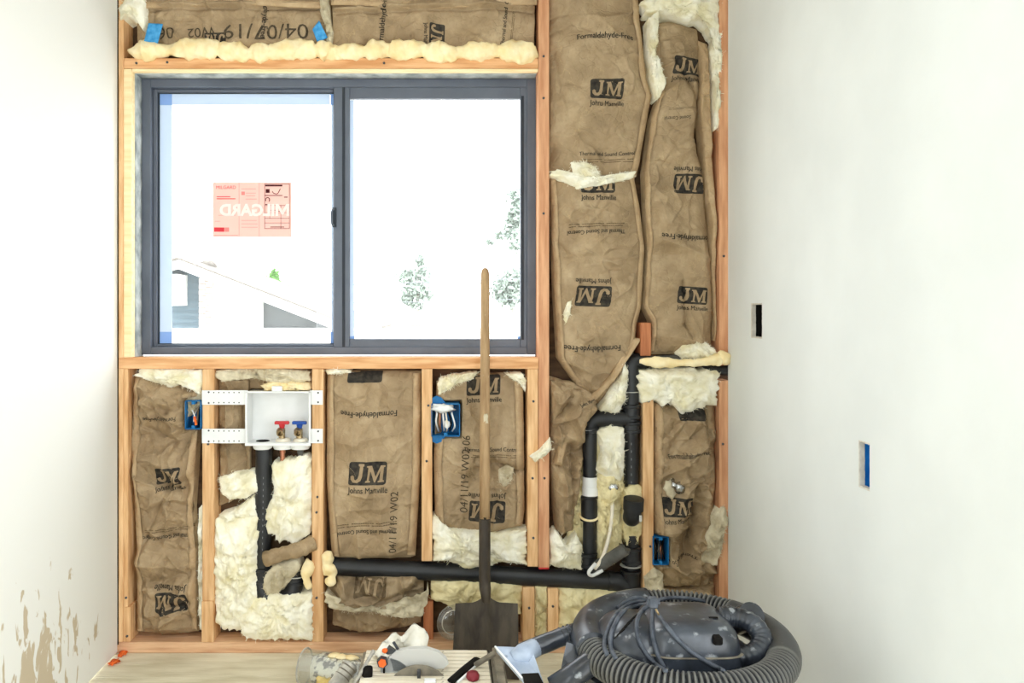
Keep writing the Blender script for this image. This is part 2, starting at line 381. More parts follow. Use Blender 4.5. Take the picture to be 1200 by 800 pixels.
# ------------------------------------------------------------------ room shell
def slab(name, x, y, z, mat, label, kind='structure'):
    return obj(name, box(x, y, z), mat, smooth=False, label=label, kind=kind)
slab('floor', (XL - .2, XR + .2), (YB, Y0 + .12), (-.05, 0), 'floor_cream', 'cream combed underlay floor of the stripped laundry room')
slab('ceiling', (XL - .2, XR + .2), (YB, Y0 + .12), (ZC, ZC + .02), 'ceiling', 'white ceiling above the frame')
slab('wall_left', (XL - .0127, XL), (YB, Y0 - .004), (.006, ZC), 'drywall_smeared', 'white drywall on the left with a dried mortar smear low down')

obj('wall_rear', join(box((XL - .2, DX0), (YB - .1, YB), (0, ZC)), box((DX0 + .55, XR + .2), (YB - .1, YB), (0, ZC)), box((DX0, DX0 + .55), (YB - .1, YB), (2.04, ZC))), 'drywall_right', smooth=False, label='white drywall with an open doorway behind the viewer', kind='structure')
clamp = empty('added_fill_light', ((XL + XR) / 2, 1.0, ZC - .035), 'round white fill light added on the ceiling out of view', 'light')  # unseen fill light added to rake the crumpled paper from above
cc = clamp.location
obj('fill_light_rim', lathe([(.15, .035), (.17, .03), (.17, .006), (.158, 0), (.15, .006)], cc, (0, 0, 1), 32), 'pvc_white', clamp)
obj('fill_diffuser', lathe([(.0001, .008), (.15, .012), (.15, .03), (.0001, .03)], cc, (0, 0, 1), 32), 'fill_glow', clamp)
lamp = bpy.data.lights.new('added_fill_lamp', 'AREA'); lamp.shape = 'DISK'; lamp.size = .3; lamp.energy = 4; lamp.color = (1, .96, .92)
lo = bpy.data.objects.new('added_fill_lamp', lamp); COL.objects.link(lo); lo.parent = clamp; lo.location = (0, 0, -.004)
def holed_wall():
    holes = [(2.499, 2.589, 1.093, 1.203), (1.868, 1.918, .763, .874)]
    ys = sorted({YB, SY0, SY1, Y0 - .001} | {h[0] for h in holes} | {h[1] for h in holes})
    zs = sorted({.004, 2.04, ZC} | {h[2] for h in holes} | {h[3] for h in holes})
    ins = lambda y, z: (SY0 < y < SY1 and z < 2.04) or any(h[0] < y < h[1] and h[2] < z < h[3] for h in holes)
    vs, fs = [], []
    def q(*p): n = len(vs); vs.extend(p); fs.append(tuple(range(n, n + 4)))
    x0, x1 = XR, XR + .0127
    for a, b in zip(ys, ys[1:]):
        for c, d in zip(zs, zs[1:]):
            if ins((a + b) / 2, (c + d) / 2): continue
            q((x0, a, c), (x0, a, d), (x0, b, d), (x0, b, c)); q((x1, a, c), (x1, b, c), (x1, b, d), (x1, a, d))
    q((x0, Y0 - .001, .004), (x0, Y0 - .001, ZC), (x1, Y0 - .001, ZC), (x1, Y0 - .001, .004))
    w = obj('wall_right', (vs, fs), 'drywall_right', smooth=False, label='white drywall on the right with two cut outlet holes', kind='structure')
    for i, (a, b, c, d) in enumerate(holes):
        rim, jag = [], random.Random(i)
        n = 14                                       # ragged cut edge of the gypsum core
        loop = [(a + (b - a) * t / n, c) for t in range(n)] + [(b, c + (d - c) * t / n) for t in range(n)] + [(b - (b - a) * t / n, d) for t in range(n)] + [(a, d - (d - c) * t / n) for t in range(n)]
        cy, cz = (a + b) / 2, (c + d) / 2
        v2, f2 = [], []
        for y, z in loop:
            k = .93 - jag.random() * .05
            yy, zz = cy + (y - cy) * k, cz + (z - cz) * (k + .02)
            v2 += [(x0 + .0004, y, z), (x0 + .0012, yy, zz), (x1 + .001, yy, zz)]
        m = len(loop)
        for t in range(m):
            u = (t + 1) % m
            f2 += [(3 * t, 3 * u, 3 * u + 1, 3 * t + 1), (3 * t + 1, 3 * u + 1, 3 * u + 2, 3 * t + 2)]
        obj('cut_edge', (v2, f2), 'drywall_core', w, smooth=False)
    return holes
HOLES = holed_wall()

# back wall: framing, each stick a part of the wall
wall = empty('wall_back', (0, Y0 + .05, 0), 'bare back wall of wood studs open to its insulation', kind='structure')
YD = Y0 + .089
def stick(name, x0, x1, y0, y1, mat='wood_upright', d0=0., d1=.089, label=None):
    """a board whose front face covers the given pixels on the framing plane"""
    return obj(name, box((X(x0), X(x1)), (Y0 + d0, Y0 + d1), (Z(y1), Z(y0)), .0018), mat, wall, smooth=False, label=label)
FL = VY + H / K                            # pixel row of the floor at the framing plane
RB0, RB1, RT, RBm = 154.5, 631, 80.5, 419  # rough opening of the window
ox0, ox1, oz0, oz1 = X(RB0), X(RB1), Z(RBm), Z(RT)
for x, z in (((XL - .2, ox0), (0, ZC)), ((ox1, XR + .2), (0, ZC)), ((ox0, ox1), (0, oz0)), ((ox0, ox1), (oz1, ZC))):
    obj('sheathing', box(x, (YD + .001, YD + .018), z), 'sheathing', wall, smooth=False)
stick('bottom_plate', 122, 868, FL - 13, FL, 'wood_plate')
stick('top_plate', 122, 868, -64, -51, 'wood_level')
stick('king_stud', 131.5, 144.6, -51, FL - 13)
stick('trimmer_stud', 144.8, 154, RT, 419, 'wood_pale')
stick('stud', 144.8, 150, 432, 711); stick('stud_block', 144.8, 153, 711, FL - 13)
stick('stud', 237, 251, 432, 704); stick('stud_block', 236.5, 250.5, 704, FL - 13, d0=-.004)
stick('stud', 365.5, 379, 432, FL - 13)
stick('stud', 494, 506.5, 432, 657.5); stick('stud_block', 496, 507.5, 707, FL - 13, 'wood_red', d0=.02)
stick('trimmer_stud', 618.3, 630.6, 432, 664); stick('king_stud', 631.2, 643.6, -51, 666, 'wood_pink')
stick('stud_end', 631.3, 643.4, 664.5, 667, 'red_plastic', d0=-.001, label='red painted cut end of the stud')
stick('stud_block', 612.5, 626.5, 688, FL - 13); stick('stud_block', 642, 654.5, 689.5, FL - 13)
stick('stud', 753.5, 766, 448, FL - 13); stick('stud_block', 751, 763.5, 378, 417, 'wood_red', d0=.005)
stick('king_stud', 843, 857, -51, 428, 'wood_pink'); stick('king_stud', 843, 857, 446, FL - 13, 'wood_pink')
stick('header', 145, 630.8, 68, 80, 'wood_level'); stick('header_lining', 154.2, 630.8, 80.2, 83.5, 'wood_pale', d0=.002, d1=.026)
stick('window_sill_board', 139.2, 630.8, 419, 432, 'wood_level', d0=-.0035)
# nail heads on the studs
for px, py in ((244, 520), (246, 730), (372, 582), (371, 600), (371, 700), (500, 540), (502, 475), (625, 470), (624, 560), (625, 630), (637, 250), (638, 560),
               (637, 115), (637, 66), (760, 470), (762, 640), (848, 300), (847, 520), (148, 700), (149, 745), (160, 74), (196, 73), (450, 74), (612, 74), (620, 712), (648, 710), (612, 424), (355, 424)):
    obj('nail_head', lathe([(0.0001, -.003), (.0042, -.003), (.0042, .001)], (X(px), Y0, Z(py)), (0, 1, 0), 8), 'screw', wall)
# dark joint strip where the left drywall meets the framing
obj('joint_strip', box((XL - .012, XL + .003), (Y0 - .003, Y0 - .0005), (.03, ZC - .02)), 'dark', wall, smooth=False)
# side pocket fill behind drywall so no daylight leaks at the corners
for x in ((XL - .2, XL - .0135), (XR + .0135, XR + .2)):
    obj('corner_backing', box(x, (Y0 - .02, Y0 + .0), (0, ZC)), 'sheathing', wall, smooth=False)

# ------------------------------------------------------------------ window
win = empty('window_1', (X(392), YD, Z(419)), 'dark slate horizontal sliding window with two panes', kind='structure')
YW = 2.884
def wbar(name, x0, x1, y0, y1, ya, yb, mat='frame_metal', parent=win, bev=.002, ref=YW):
    a, b = P(x0, y1, ref), P(x1, y0, ref)
    return obj(name, box((a.x, b.x), (ya, yb), (a.z, b.z), bev), mat, parent, smooth=False)
def wframe(name, x0, x1, y0, y1, l, r, t, b, ya, yb, mat='frame_metal', bev=.002):
    A = lambda px, py: P(px, py, YW)
    parts = []
    for (u0, u1, v0, v1) in ((x0, x0 + l, y0, y1), (x1 - r, x1, y0, y1), (x0 + l, x1 - r, y0, y0 + t), (x0 + l, x1 - r, y1 - b, y1)):
        p, q = A(u0, v1), A(u1, v0); parts.append(box((p.x, q.x), (ya, yb), (p.z, q.z), bev))
    return obj(name, join(*parts), mat, win, smooth=False)
wframe('outer_frame', 163.5, 628.5, 92, 415.5, 13, 11, 10, 9, YW, YW + .075)
wframe('fixed_bead', 176.5, 395, 102, 406.5, 5, 5, 4, 3, YW + .022, YW + .05)
wframe('gasket', 181.5, 391, 105.5, 404, 1.6, 1.6, 1.4, 1.4, YW + .03, YW + .05, 'gasket', 0)
sash = wframe('sliding_sash', 391, 618, 101, 407, 18.5, 8, 14, 10, YW + .006, YW + .032)
wbar('sash_rail', 401, 404, 101, 407, YW + .002, YW + .006, 'gasket', win, .0005)
wbar('sash_rail', 611, 614, 112, 398, YW + .003, YW + .0062, 'gasket', win, .0005)
wbar('window_pane', 180, 393, 104, 406, YW + .038, YW + .042, 'glass', win, 0)
wbar('window_pane', 408, 612, 113, 399, YW + .018, YW + .022, 'glass', win, 0)
lt = smoothpath([P(390.5, 245, YW), P(389, 247, YW - .02), P(388.6, 254, YW - .028), P(389, 262, YW - .02), P(390.5, 264, YW)], 5)
obj('latch', tube(lt, .004, 8), 'frame_metal', win)
wbar('latch_plate', 389.5, 394, 243, 266, YW + .001, YW + .0065, 'gasket', win, .0005)
# blue protective film left along the glass edges
YF = YW + .0365
for a in ((183, 197.5, 120, 389), (197.5, 385, 106, 120), (387, 390, 120, 389)):
    wbar('edge_film', *a, YF, YF + .0012, 'film_blue', win, 0)
for a in ((183, 197.5, 106, 120), (183, 197.5, 389, 404), (385.5, 390, 389, 404), (385.5, 390, 106, 120)):
    wbar('edge_film', *a, YF - .0002, YF + .0012, 'film_deep', win, 0)
for a in ((409.5, 414.5, 116, 397),):
    wbar('edge_film', *a, YW + .0165, YW + .0178, 'film_blue', win, 0)
for a in ((409.5, 415, 394, 397.5), (607, 611, 394, 397.5)):
    wbar('edge_film', *a, YW + .016, YW + .0178, 'film_deep', win, 0)
# weather wrap folded into the opening, top and left
def ragged(x0, x1, y0, y1, Y, seed, amp, horiz):
    vs, fs = [], []; n = 60
    for i in range(n + 1):
        t = i / n
        a = amp * noise.noise(Vector((t * 14, seed, 0)))
        if horiz: p, q = P(lerp(x0, x1, t), y0, Y), P(lerp(x0, x1, t), y1 + a, Y)
        else: p, q = P(x0, lerp(y0, y1, t), Y), P(x1 + a, lerp(y0, y1, t), Y)
        d = Vector((0, .004, 0)); w = Vector((0, .004 * noise.noise(Vector((t * 20, seed, 3))), 0))
        vs += [p + w, q + w, q + d, p + d]
    for i in range(n):
        for k in range(4): fs.append((4 * i + k, 4 * i + (k + 1) % 4, 4 * i + 4 + (k + 1) % 4, 4 * i + 4 + k))
    fs += [(0, 1, 2, 3), (4 * n + 3, 4 * n + 2, 4 * n + 1, 4 * n)]
    return vs, fs
def liner(a, b, n, seed):                  # crinkled strip from a to b, 3 mm thick, lining the rough opening
    vs, fs = [], []; a0, a1 = a; b0, b1 = b
    nrm = (a1 - a0).cross(b0 - a0).normalized() * .003
    for i in range(n + 1):
        t = i / n; p, q = a0.lerp(a1, t), b0.lerp(b1, t)
        for k in range(4):
            r = p.lerp(q, k / 3) + nrm.normalized() * .002 * noise.noise(Vector((t * 30, k * 2.3, seed))); vs += [r, r + nrm]
    for i in range(n):
        for k in range(3):
            c = (i * 4 + k) * 2; d = c + 8; fs += [(c, d, d + 2, c + 2), (c + 1, c + 3, d + 3, d + 1)]
        c = i * 8; fs += [(c, c + 1, c + 9, c + 8), (c + 6, c + 14, c + 15, c + 7)]
    return vs, fs
zt0, zt1, xw = Z(83.2), Z(418.5), X(154.8)
obj('weather_wrap', liner((Vector((xw, Y0 + .028, zt0)), Vector((X(630), Y0 + .028, zt0))), (Vector((xw, YW + .004, zt0 - .003)), Vector((X(630), YW + .004, zt0 - .003))), 70, 2), 'wrap_grey', win)
obj('weather_wrap', liner((Vector((xw, Y0 + .03, zt1)), Vector((xw, Y0 + .03, zt0))), (Vector((xw + .003, YW + .004, zt1)), Vector((xw + .003, YW + .004, zt0))), 50, 5), 'wrap_grey', win)

# ------------------------------------------------------------------ insulation
def hsh(i, j, k):
    v = math.sin(i * 127.1 + j * 311.7 + k * 74.7) * 43758.5453; return v - math.floor(v)
def facet(x, y, k):                        # flat triangular facets between random heights, sharp at their edges
    t = (x + y) * .3660254; i = math.floor(x + t); j = math.floor(y + t); u = x + t - i; v = y + t - j
    a, c = hsh(i, j, k), hsh(i + 1, j + 1, k)
    return (1 - u) * a + (u - v) * hsh(i + 1, j, k) + v * c if u > v else (1 - v) * a + (v - u) * hsh(i, j + 1, k) + u * c
def paper(x, z, seed, amp, sc):            # crumpled paper relief, metres in, metres out (positive = towards the room)
    p = Vector((x, z, seed * 7.3)); w = noise.noise_vector(p * 9) * .045; c, s_ = math.cos(seed * 1.7), math.sin(seed * 1.7)
    a, b = (x + w.x), (z + w.y); a, b = a * c - b * s_, a * s_ + b * c
    m = max(0., min(1.3, .55 + 1.3 * noise.noise(p * 5 + Vector((0, 0, 4)))))
    h = facet(a * sc * .9, b * sc * .65, seed) * 1.5 + facet((a * .6 - b * .8) * sc * 2.1, (a * .8 + b * .6) * sc * 1.6, seed + 9) * .75 * m
    r1 = (1 - abs(noise.noise(p * sc * 1.1 + Vector((3, 1, 0))))) ** 14
    return amp * (h + .45 * r1 * m + .7 * noise.noise(p * 6) - .8)

class Batt:
    """kraft-faced batt: a pillow whose outline is given in pixels on the framing plane"""
    def __init__(s, name, label, L, Rr, T, B, base=.022, bulge=.02, amp=.012, sc=14, seed=1, creases=(), mat='kraft', step=1.25, tabs=(1, 1), tabw=6, back=.085, group='insulation batts in the stud bays', lift=None, pocket=None):
        s.pocket = pocket; amp *= 2.9; s.cs = 2.0
        s.L, s.R, s.T, s.B, s.base, s.bulge, s.amp, s.sc, s.seed, s.cr, s.mat, s.lift = L, Rr, T, B, base + amp * .25, bulge, amp, sc, seed, creases, mat, lift
        rf = random.Random(seed); xa, xb = min(p[1] for p in L), max(p[1] for p in Rr); ya, yb = min(p[1] for p in T), max(p[1] for p in B)
        cnt = int((xb - xa) * (yb - ya) / (330 if amp > .042 else 560)); mag = .0065 if amp > .042 else .004; s.cr = list(creases)
        for _ in range(cnt):               # sharp random folds
            x, y, t, l = rf.uniform(xa, xb), rf.uniform(ya, yb), rf.gauss(0, .9) + (math.pi / 2 if rf.random() < .35 else 0), rf.uniform(10, 42)
            s.cr.append((x, y, x + l * math.cos(t), y + l * math.sin(t), rf.uniform(1.6, 4.5), rf.choice((-1, 1, 1)) * mag * rf.uniform(.5, 1.4)))
        s.grid = None
        ys = [p[0] for p in L + Rr] + [p[1] for p in T + B]; xs = [p[1] for p in L + Rr] + [p[0] for p in T + B]
        W = max(xs) - min(xs); Hh = max(p[1] for p in B) - min(p[1] for p in T)
        nu, nv = max(6, int(W / step)), max(6, int(Hh / step))
        vs, fs = [], []
        for j in range(nv + 1):
            for i in range(nu + 1):
                px, py = s.uv(i / nu, j / nv); vs.append(s.at(px, py, i / nu, j / nv))
        s.grid = (nu, nv, [v.y for v in vs])
        for j in range(nv):
            for i in range(nu):
                a = j * (nu + 1) + i; fs.append((a, a + nu + 1, a + nu + 2, a + 1))
        ring = [i for i in range(nu + 1)] + [j * (nu + 1) + nu for j in range(1, nv + 1)] + [nv * (nu + 1) + i for i in range(nu - 1, -1, -1)] + [j * (nu + 1) for j in range(nv - 1, 0, -1)]
        n0 = len(vs)
        for i in ring: vs.append(Vector((vs[i].x, Y0 + back, vs[i].z)))
        m = len(ring)
        for k in range(m): fs.append((ring[k], ring[(k + 1) % m], n0 + (k + 1) % m, n0 + k))
        fs.append(tuple(range(n0 + m - 1, n0 - 1, -1)))
        s.o = obj(name, (vs, fs), mat, label=label, cat='insulation', group=group)
        for side, on in enumerate(tabs):
            if on: s.tab(side, tabw, nv)
    def uv(s, u, v):
        x = lerp(s.L[0][1], s.R[0][1], u); y = lerp(pl(s.T, x), pl(s.B, x), v)
        for _ in range(3):
            x = lerp(pl(s.L, y), pl(s.R, y), u); y = lerp(pl(s.T, x), pl(s.B, x), v)
        return x, y
    def inv(s, px, py):
        a, b = pl(s.L, py), pl(s.R, py); t, q = pl(s.T, px), pl(s.B, px)
        return (px - a) / (b - a), (py - t) / (q - t)
    def h(s, px, py, u, v):
        u = max(0, min(1, u)); v = max(0, min(1, v))
        e = (1 - abs(2 * u - 1) ** 5) * (1 - abs(2 * v - 1) ** 14)
        d = s.bulge * e + paper(px * K, py * K, s.seed, s.amp, s.sc) * (.3 + .7 * e)
        for (x0, y0, x1, y1, w, a) in s.cr:       # hand placed folds: gaussian ridge (+) or valley (-) along a segment
            if px < min(x0, x1) - 5 * w or px > max(x0, x1) + 5 * w or py < min(y0, y1) - 5 * w or py > max(y0, y1) + 5 * w: continue
            dx, dy = x1 - x0, y1 - y0; t = max(0, min(1, ((px - x0) * dx + (py - y0) * dy) / (dx * dx + dy * dy)))
            q = math.hypot(px - x0 - dx * t, py - y0 - dy * t)
            d += s.cs * a * math.exp(-q / w)
        if s.pocket and s.pocket[0] < px < s.pocket[1] and s.pocket[2] < py < s.pocket[3]: return .078
        return s.base - d
    def at(s, px, py, u=None, v=None, up=0):
        if u is None: u, v = s.inv(px, py)
        if s.grid:
            nu, nv, g = s.grid; a, b = max(0, min(nu - 1e-6, u * nu)), max(0, min(nv - 1e-6, v * nv)); i, j = int(a), int(b); k = j * (nu + 1) + i
            y = lerp(lerp(g[k], g[k + 1], a - i), lerp(g[k + nu + 1], g[k + nu + 2], a - i), b - j)
            return Vector((X(px), y - up, Z(py)))
        return Vector((X(px), Y0 + s.h(px, py, u, v) - up, Z(py)))
    def tab(s, side, w, nv):               # stapling flange: a folded strip of paper running down the edge
        vs, fs = [], []; n = max(8, nv // 3)
        for j in range(n + 1):
            v = .01 + .98 * j / n; px, py = s.uv(side, v); d = 1 if side == 0 else -1
            wob = 1.2 * noise.noise(Vector((py * .03, s.seed, side * 5)))
            e0 = px + d * .3; e1 = px + d * (w + wob)
            a, b = s.at(e0, py, up=.004), s.at(e1, py, up=.006); m = s.at((e0 + e1) / 2, py, up=.007)
            a.y = min(a.y, Y0 + .03); ba = b + Vector((0, .004, 0))
            vs += [a, m, b, ba, a + Vector((0, .004, 0))]
        for j in range(n):
            for k in range(5): fs.append((5 * j + k, 5 * j + 5 + k, 5 * j + 5 + (k + 1) % 5, 5 * j + (k + 1) % 5))
        fs += [(4, 3, 2, 1, 0), tuple(5 * n + k for k in range(5))]
        obj('stapling_flange', (vs, fs), 'kraft_tab', s.o)

_txt = {}
def text2d(t, bold=.0, off=0.):
    k = (t, bold, off)
    if k in _txt: return _txt[k]
    c = bpy.data.curves.new('lettering', 'FONT'); c.body = t; c.align_x = 'CENTER'; c.offset = off; c.resolution_u = 3
    o = bpy.data.objects.new('lettering', c); COL.objects.link(o)
    me = bpy.data.meshes.new_from_object(o.evaluated_get(bpy.context.evaluated_depsgraph_get()))
    bpy.data.objects.remove(o); bpy.data.curves.remove(c)
    me.calc_loop_triangles()
    v = [(a.co.x, a.co.y) for a in me.vertices]; f = [tuple(a.vertices) for a in me.loop_triangles]
    bpy.data.meshes.remove(me)
    if bold > 0:                           # heavier weight: the strokes repeated a hair to either side
        n = len(v); v = [(x + d, y + e) for d, e in ((-bold, 0), (bold, 0), (0, bold * .7)) for x, y in v]; f = [tuple(i + n * k for i in t) for k in range(3) for t in f]
    x0, x1 = min(p[0] for p in v), max(p[0] for p in v); y0, y1 = min(p[1] for p in v), max(p[1] for p in v)
    w = x1 - x0; v = [((p[0] - (x0 + x1) / 2) / w, (p[1] - (y0 + y1) / 2) / w) for p in v]
    _txt[k] = (v, f, (y1 - y0) / w); return _txt[k]
def split2d(v, f, lim):                    # split long triangles so print can follow creased paper
    v = list(v); todo = list(f); out = []; mid = {}
    while todo:
        t = todo.pop(); e = [(math.dist(v[t[i]], v[t[(i + 1) % 3]]), i) for i in range(3)]; d, i = max(e)
        if d <= lim: out.append(t); continue
        a, b, c = t[i], t[(i + 1) % 3], t[(i + 2) % 3]; k = (min(a, b), max(a, b))
        if k not in mid: mid[k] = len(v); v.append(((v[a][0] + v[b][0]) / 2, (v[a][1] + v[b][1]) / 2))
        m = mid[k]; todo += [(a, m, c), (m, b, c)]
    return v, out
def printed(batt, vf, cx, cy, w, rot, mat, name, up=.0022, arc=0., hscale=1.):
    """flat print wrapped onto the batt's paper: 2-D shape of unit width, centred at pixel (cx, cy)"""
    v, f = split2d(vf[0], vf[1], 2.0 / w)
    c, s = math.cos(math.radians(rot)), math.sin(math.radians(rot)); vs = []; keep = []
    for a, b in v:
        b = b * hscale - arc * (a * a * 4 - .5) * .25
        x = cx + (a * c - b * s) * w; y = cy - (a * s + b * c) * w
        u, t = batt.inv(x, y); keep.append(-.01 < u < 1.01 and 0 <= t <= 1)
        vs.append(batt.at(x, y, up=up))
    f = [t for t in f if all(keep[i] for i in t)]
    if f: obj(name, (vs, f), mat, batt.o)
def words(b, t, cx, cy, w, rot=0, arc=0., bold=.012, mat='ink', hs=1.15): printed(b, text2d(t, bold), cx, cy, w, rot, mat, 'printed_lettering', arc=arc, hscale=hs)
def logo_shape():
    v, f = [], []; n = 20; hh = .30
    for j in range(n + 1):
        for i in range(2 * n + 1):
            a = -.5 + i / (2 * n); b = -hh + 2 * hh * j / n
            r = .07; ax, by = abs(a) - (.5 - r), abs(b) - (hh - r)
            if ax > 0 and by > 0 and math.hypot(ax, by) > r:
                q = r / math.hypot(ax, by); a = math.copysign(.5 - r + ax * q, a); b = math.copysign(hh - r + by * q, b)
            v.append((a + b * .06, b))
    for j in range(n):
        for i in range(2 * n):
            k = j * (2 * n + 1) + i; f += [(k, k + 1, k + 2 * n + 2), (k, k + 2 * n + 2, k + 2 * n + 1)]
    return v, f
LOGO = logo_shape()
from mathutils.geometry import tessellate_polygon
def glyph(pts): return pts, [tuple(t) for t in tessellate_polygon([[Vector((a, b, 0)) for a, b in pts]])]
GLYPH = {'J': glyph([(-.23, .25), (-.08, .25), (-.08, .20), (-.11, .18), (-.14, -.08), (-.18, -.18), (-.27, -.235), (-.38, -.22), (-.45, -.16), (-.455, -.08), (-.40, -.045), (-.35, -.075), (-.35, -.13), (-.31, -.16), (-.26, -.12), (-.23, -.04), (-.195, .18), (-.23, .20)]),
         'M': glyph([(-.06, -.23), (.07, -.23), (.07, -.195), (.035, -.18), (.075, .06), (.17, -.23), (.20, -.23), (.335, .06), (.31, -.18), (.27, -.195), (.27, -.23), (.43, -.23), (.43, -.195), (.395, -.18), (.43, .15), (.47, .165), (.47, .20), (.35, .20), (.21, -.09), (.12, .20), (-.01, .20), (-.01, .165), (.025, .15), (-.015, -.18), (-.06, -.195)])}
def logo(b, cx, cy, w, rot=0, letters='JM', caption=True):
    printed(b, LOGO, cx, cy, w, rot, 'ink', 'printed_logo', up=.0012)
    c, s = math.cos(math.radians(rot)), math.sin(math.radians(rot))
    for ch in letters: printed(b, GLYPH[ch], cx, cy, w, rot, b.mat, 'printed_logo_letter', up=.0030)
    if caption: printed(b, text2d('Johns Manville', .012), cx + .46 * s * w, cy + .46 * c * w, 1.05 * w, rot, 'ink', 'printed_lettering', hscale=1.2)
def rules(b, cx, cy, w, rot):              # two hair-thin lines of fine print, too small to read
    v, f = [], []
    for k, y in enumerate((.022, -.022)):
        for i in range(26):
            if (i * 7 + k * 3) % 11 == 0: continue
            a, c, n = -.5 + i / 26, -.5 + (i + .86) / 26, len(v); v += [(a, y - .007), (c, y - .007), (c, y + .007), (a, y + .007)]; f += [(n, n + 1, n + 2), (n, n + 2, n + 3)]
    printed(b, (v, f), cx, cy, w, rot, 'ink_pale', 'printed_lines')

# bays beside the window
b1 = Batt('insulation_batt', 'large upper kraft-faced batt right of the window, top of the tall stud bay',
     [(-40, 645), (230, 645)], [(-40, 748), (20, 752), (90, 760), (110, 766), (160, 757), (222, 744)], [(640, -36), (770, -36)], [(640, 204), (680, 212), (720, 208), (770, 204)],
     bulge=.03, amp=.008, sc=10, seed=3, base=.03, creases=((675, 140, 745, 108, 5, -.007), (672, 150, 690, 180, 6, .008), (650, 60, 668, 140, 4, -.006), (700, 20, 745, 60, 5, .006), (655, 150, 640, 210, 6, -.005)), tabs=(0, 1), tabw=8)
words(b1, 'Formaldehyde-Free', 709, 44, 66, 0, .16, .016); logo(b1, 711, 104, 39); words(b1, 'Thermal and Sound Control', 711, 180, 64, 0, 0, .01)
rules(b1, 711, 188, 62, 0)
b2 = Batt('insulation_batt', 'long kraft-faced batt right of the window below a torn white seam',
     [(210, 646), (330, 650), (420, 655), (480, 700)], [(210, 746), (240, 752), (290, 758), (360, 754), (378, 749), (410, 744), (445, 725), (480, 704)], [(640, 206), (770, 204)], [(640, 434), (660, 445), (690, 462), (703, 474), (712, 462), (770, 400)],
     bulge=.03, amp=.009, sc=11, seed=5, base=.03, creases=((658, 250, 672, 262, 5, .01), (650, 268, 690, 250, 4, -.008), (652, 280, 668, 300, 4, -.008), (690, 310, 750, 300, 4, .006), (655, 300, 760, 302, 3, -.003), (665, 425, 700, 440, 6, .01), (650, 410, 680, 440, 5, -.008)), tabs=(1, 1), tabw=7)
logo(b2, 701, 214, 40); words(b2, 'Thermal and Sound Control', 699, 272, 68, 182, 0, .01); rules(b2, 699, 264, 66, 182)
logo(b2, 695, 347, 40, 178); words(b2, 'Formaldehyde-Free', 694, 407, 66, 180, .12, .016)
b3 = Batt('insulation_batt', 'narrow tapering kraft-faced batt squeezed beside the right corner stud',
     [(20, 768), (60, 770), (105, 776), (135, 766), (200, 757), (300, 761), (360, 757), (376, 765), (415, 765)], [(20, 820), (60, 824), (105, 823), (160, 816), (200, 826), (280, 834), (340, 838), (415, 838)], [(750, 26), (790, 21), (815, 28), (850, 40)], [(740, 416), (850, 416)],
     bulge=.03, amp=.010, sc=11, seed=8, base=.034, creases=((772, 60, 775, 100, 4, -.008), (800, 80, 822, 118, 2.5, -.012), (775, 110, 800, 95, 4, .008), (803, 330, 804, 380, 2, -.01), (804, 380, 812, 395, 2, -.01), (775, 280, 840, 305, 4, .007), (770, 230, 800, 300, 6, .005)), tabs=(1, 0), tabw=5)
logo(b3, 808, 76, 36, -4); words(b3, 'Sound Control', 794, 138, 30, 182, 0, .004); rules(b3, 800, 127, 34, 184)
logo(b3, 811, 214, 38, 180); words(b3, 'Formaldehyde-Free', 806, 277, 62, 178, .12, .016); logo(b3, 812, 346, 34, -4)
b3b = Batt('insulation_strip', 'long folded kraft paper edge running down beside the right corner stud',
     [(40, 822), (130, 822), (250, 834), (400, 840)], [(40, 832), (130, 836), (250, 842), (400, 842.5)], [(815, 40), (845, 55)], [(815, 396), (845, 400)], bulge=.02, amp=.006, sc=20, seed=9, base=.03, tabs=(0, 0), mat='kraft_tab')
# above the window
b4 = Batt('insulation_batt', 'kraft-faced batt lying above the window on the left, stamped with a date',
     [(-60, 150), (10, 155), (62, 158)], [(-60, 386), (62, 383)], [(140, -50), (400, -50)], [(140, 60), (400, 60)], bulge=.02, amp=.007, sc=10, seed=11, base=.03, tabs=(0, 0),
     creases=((170, 6, 375, 2, 4, .012), (168, 10, 375, 7, 2, -.01), (190, 30, 215, 50, 5, .008)))
words(b4, '04/07/19', 311, 36, 98, 182, 0, 0, 'ink_mid', hs=.9); words(b4, 'W02', 236, 37.5, 34, 182, 0, 0, 'ink_mid', hs=.9); words(b4, '06', 194, 38.5, 20, 182, 0, 0, 'ink_mid', hs=.9); logo(b4, 252, 46, 26, 180, caption=False); words(b4, 'Formaldehyde-Free', 309, 10, 66, 266, 0, .014)
b5 = Batt('insulation_batt', 'kraft-faced batt lying above the window on the right with a sideways logo',
     [(-60, 387), (62, 389)], [(-60, 629), (62, 627)], [(380, -50), (640, -50)], [(380, 58), (640, 58)], bulge=.02, amp=.007, sc=10, seed=12, base=.03, tabs=(0, 0),
     creases=((392, 8, 625, 4, 4, .012), (392, 12, 625, 9, 2, -.01), (400, 52, 500, 50, 4, -.006), (560, 45, 575, 58, 5, .01)))
logo(b5, 512, 42, 30, 268); words(b5, 'Formaldehyde-Free', 449, 20, 66, 84, 0, .014); words(b5, 'Thermal and Sound Control', 592, 20, 66, 84, 0, .01); rules(b5, 601, 30, 40, 84)
for nm, a, z, lab in (('paper_fold', 152, 384, 'folded kraft paper lip across the top of the left batt over the window'), ('paper_fold', 388, 629, 'folded kraft paper lip across the top of the right batt over the window')):
    pts = [P(lerp(a, z, t / 16), 4 + 3 * math.sin(t * .42 + a) * .7, Y0 + .004) for t in range(17)]
    obj(nm, tube(pts, .012, 10, flat=(Vector((0, 1, 0)), .45)), 'kraft_tab', label=lab, cat='insulation')
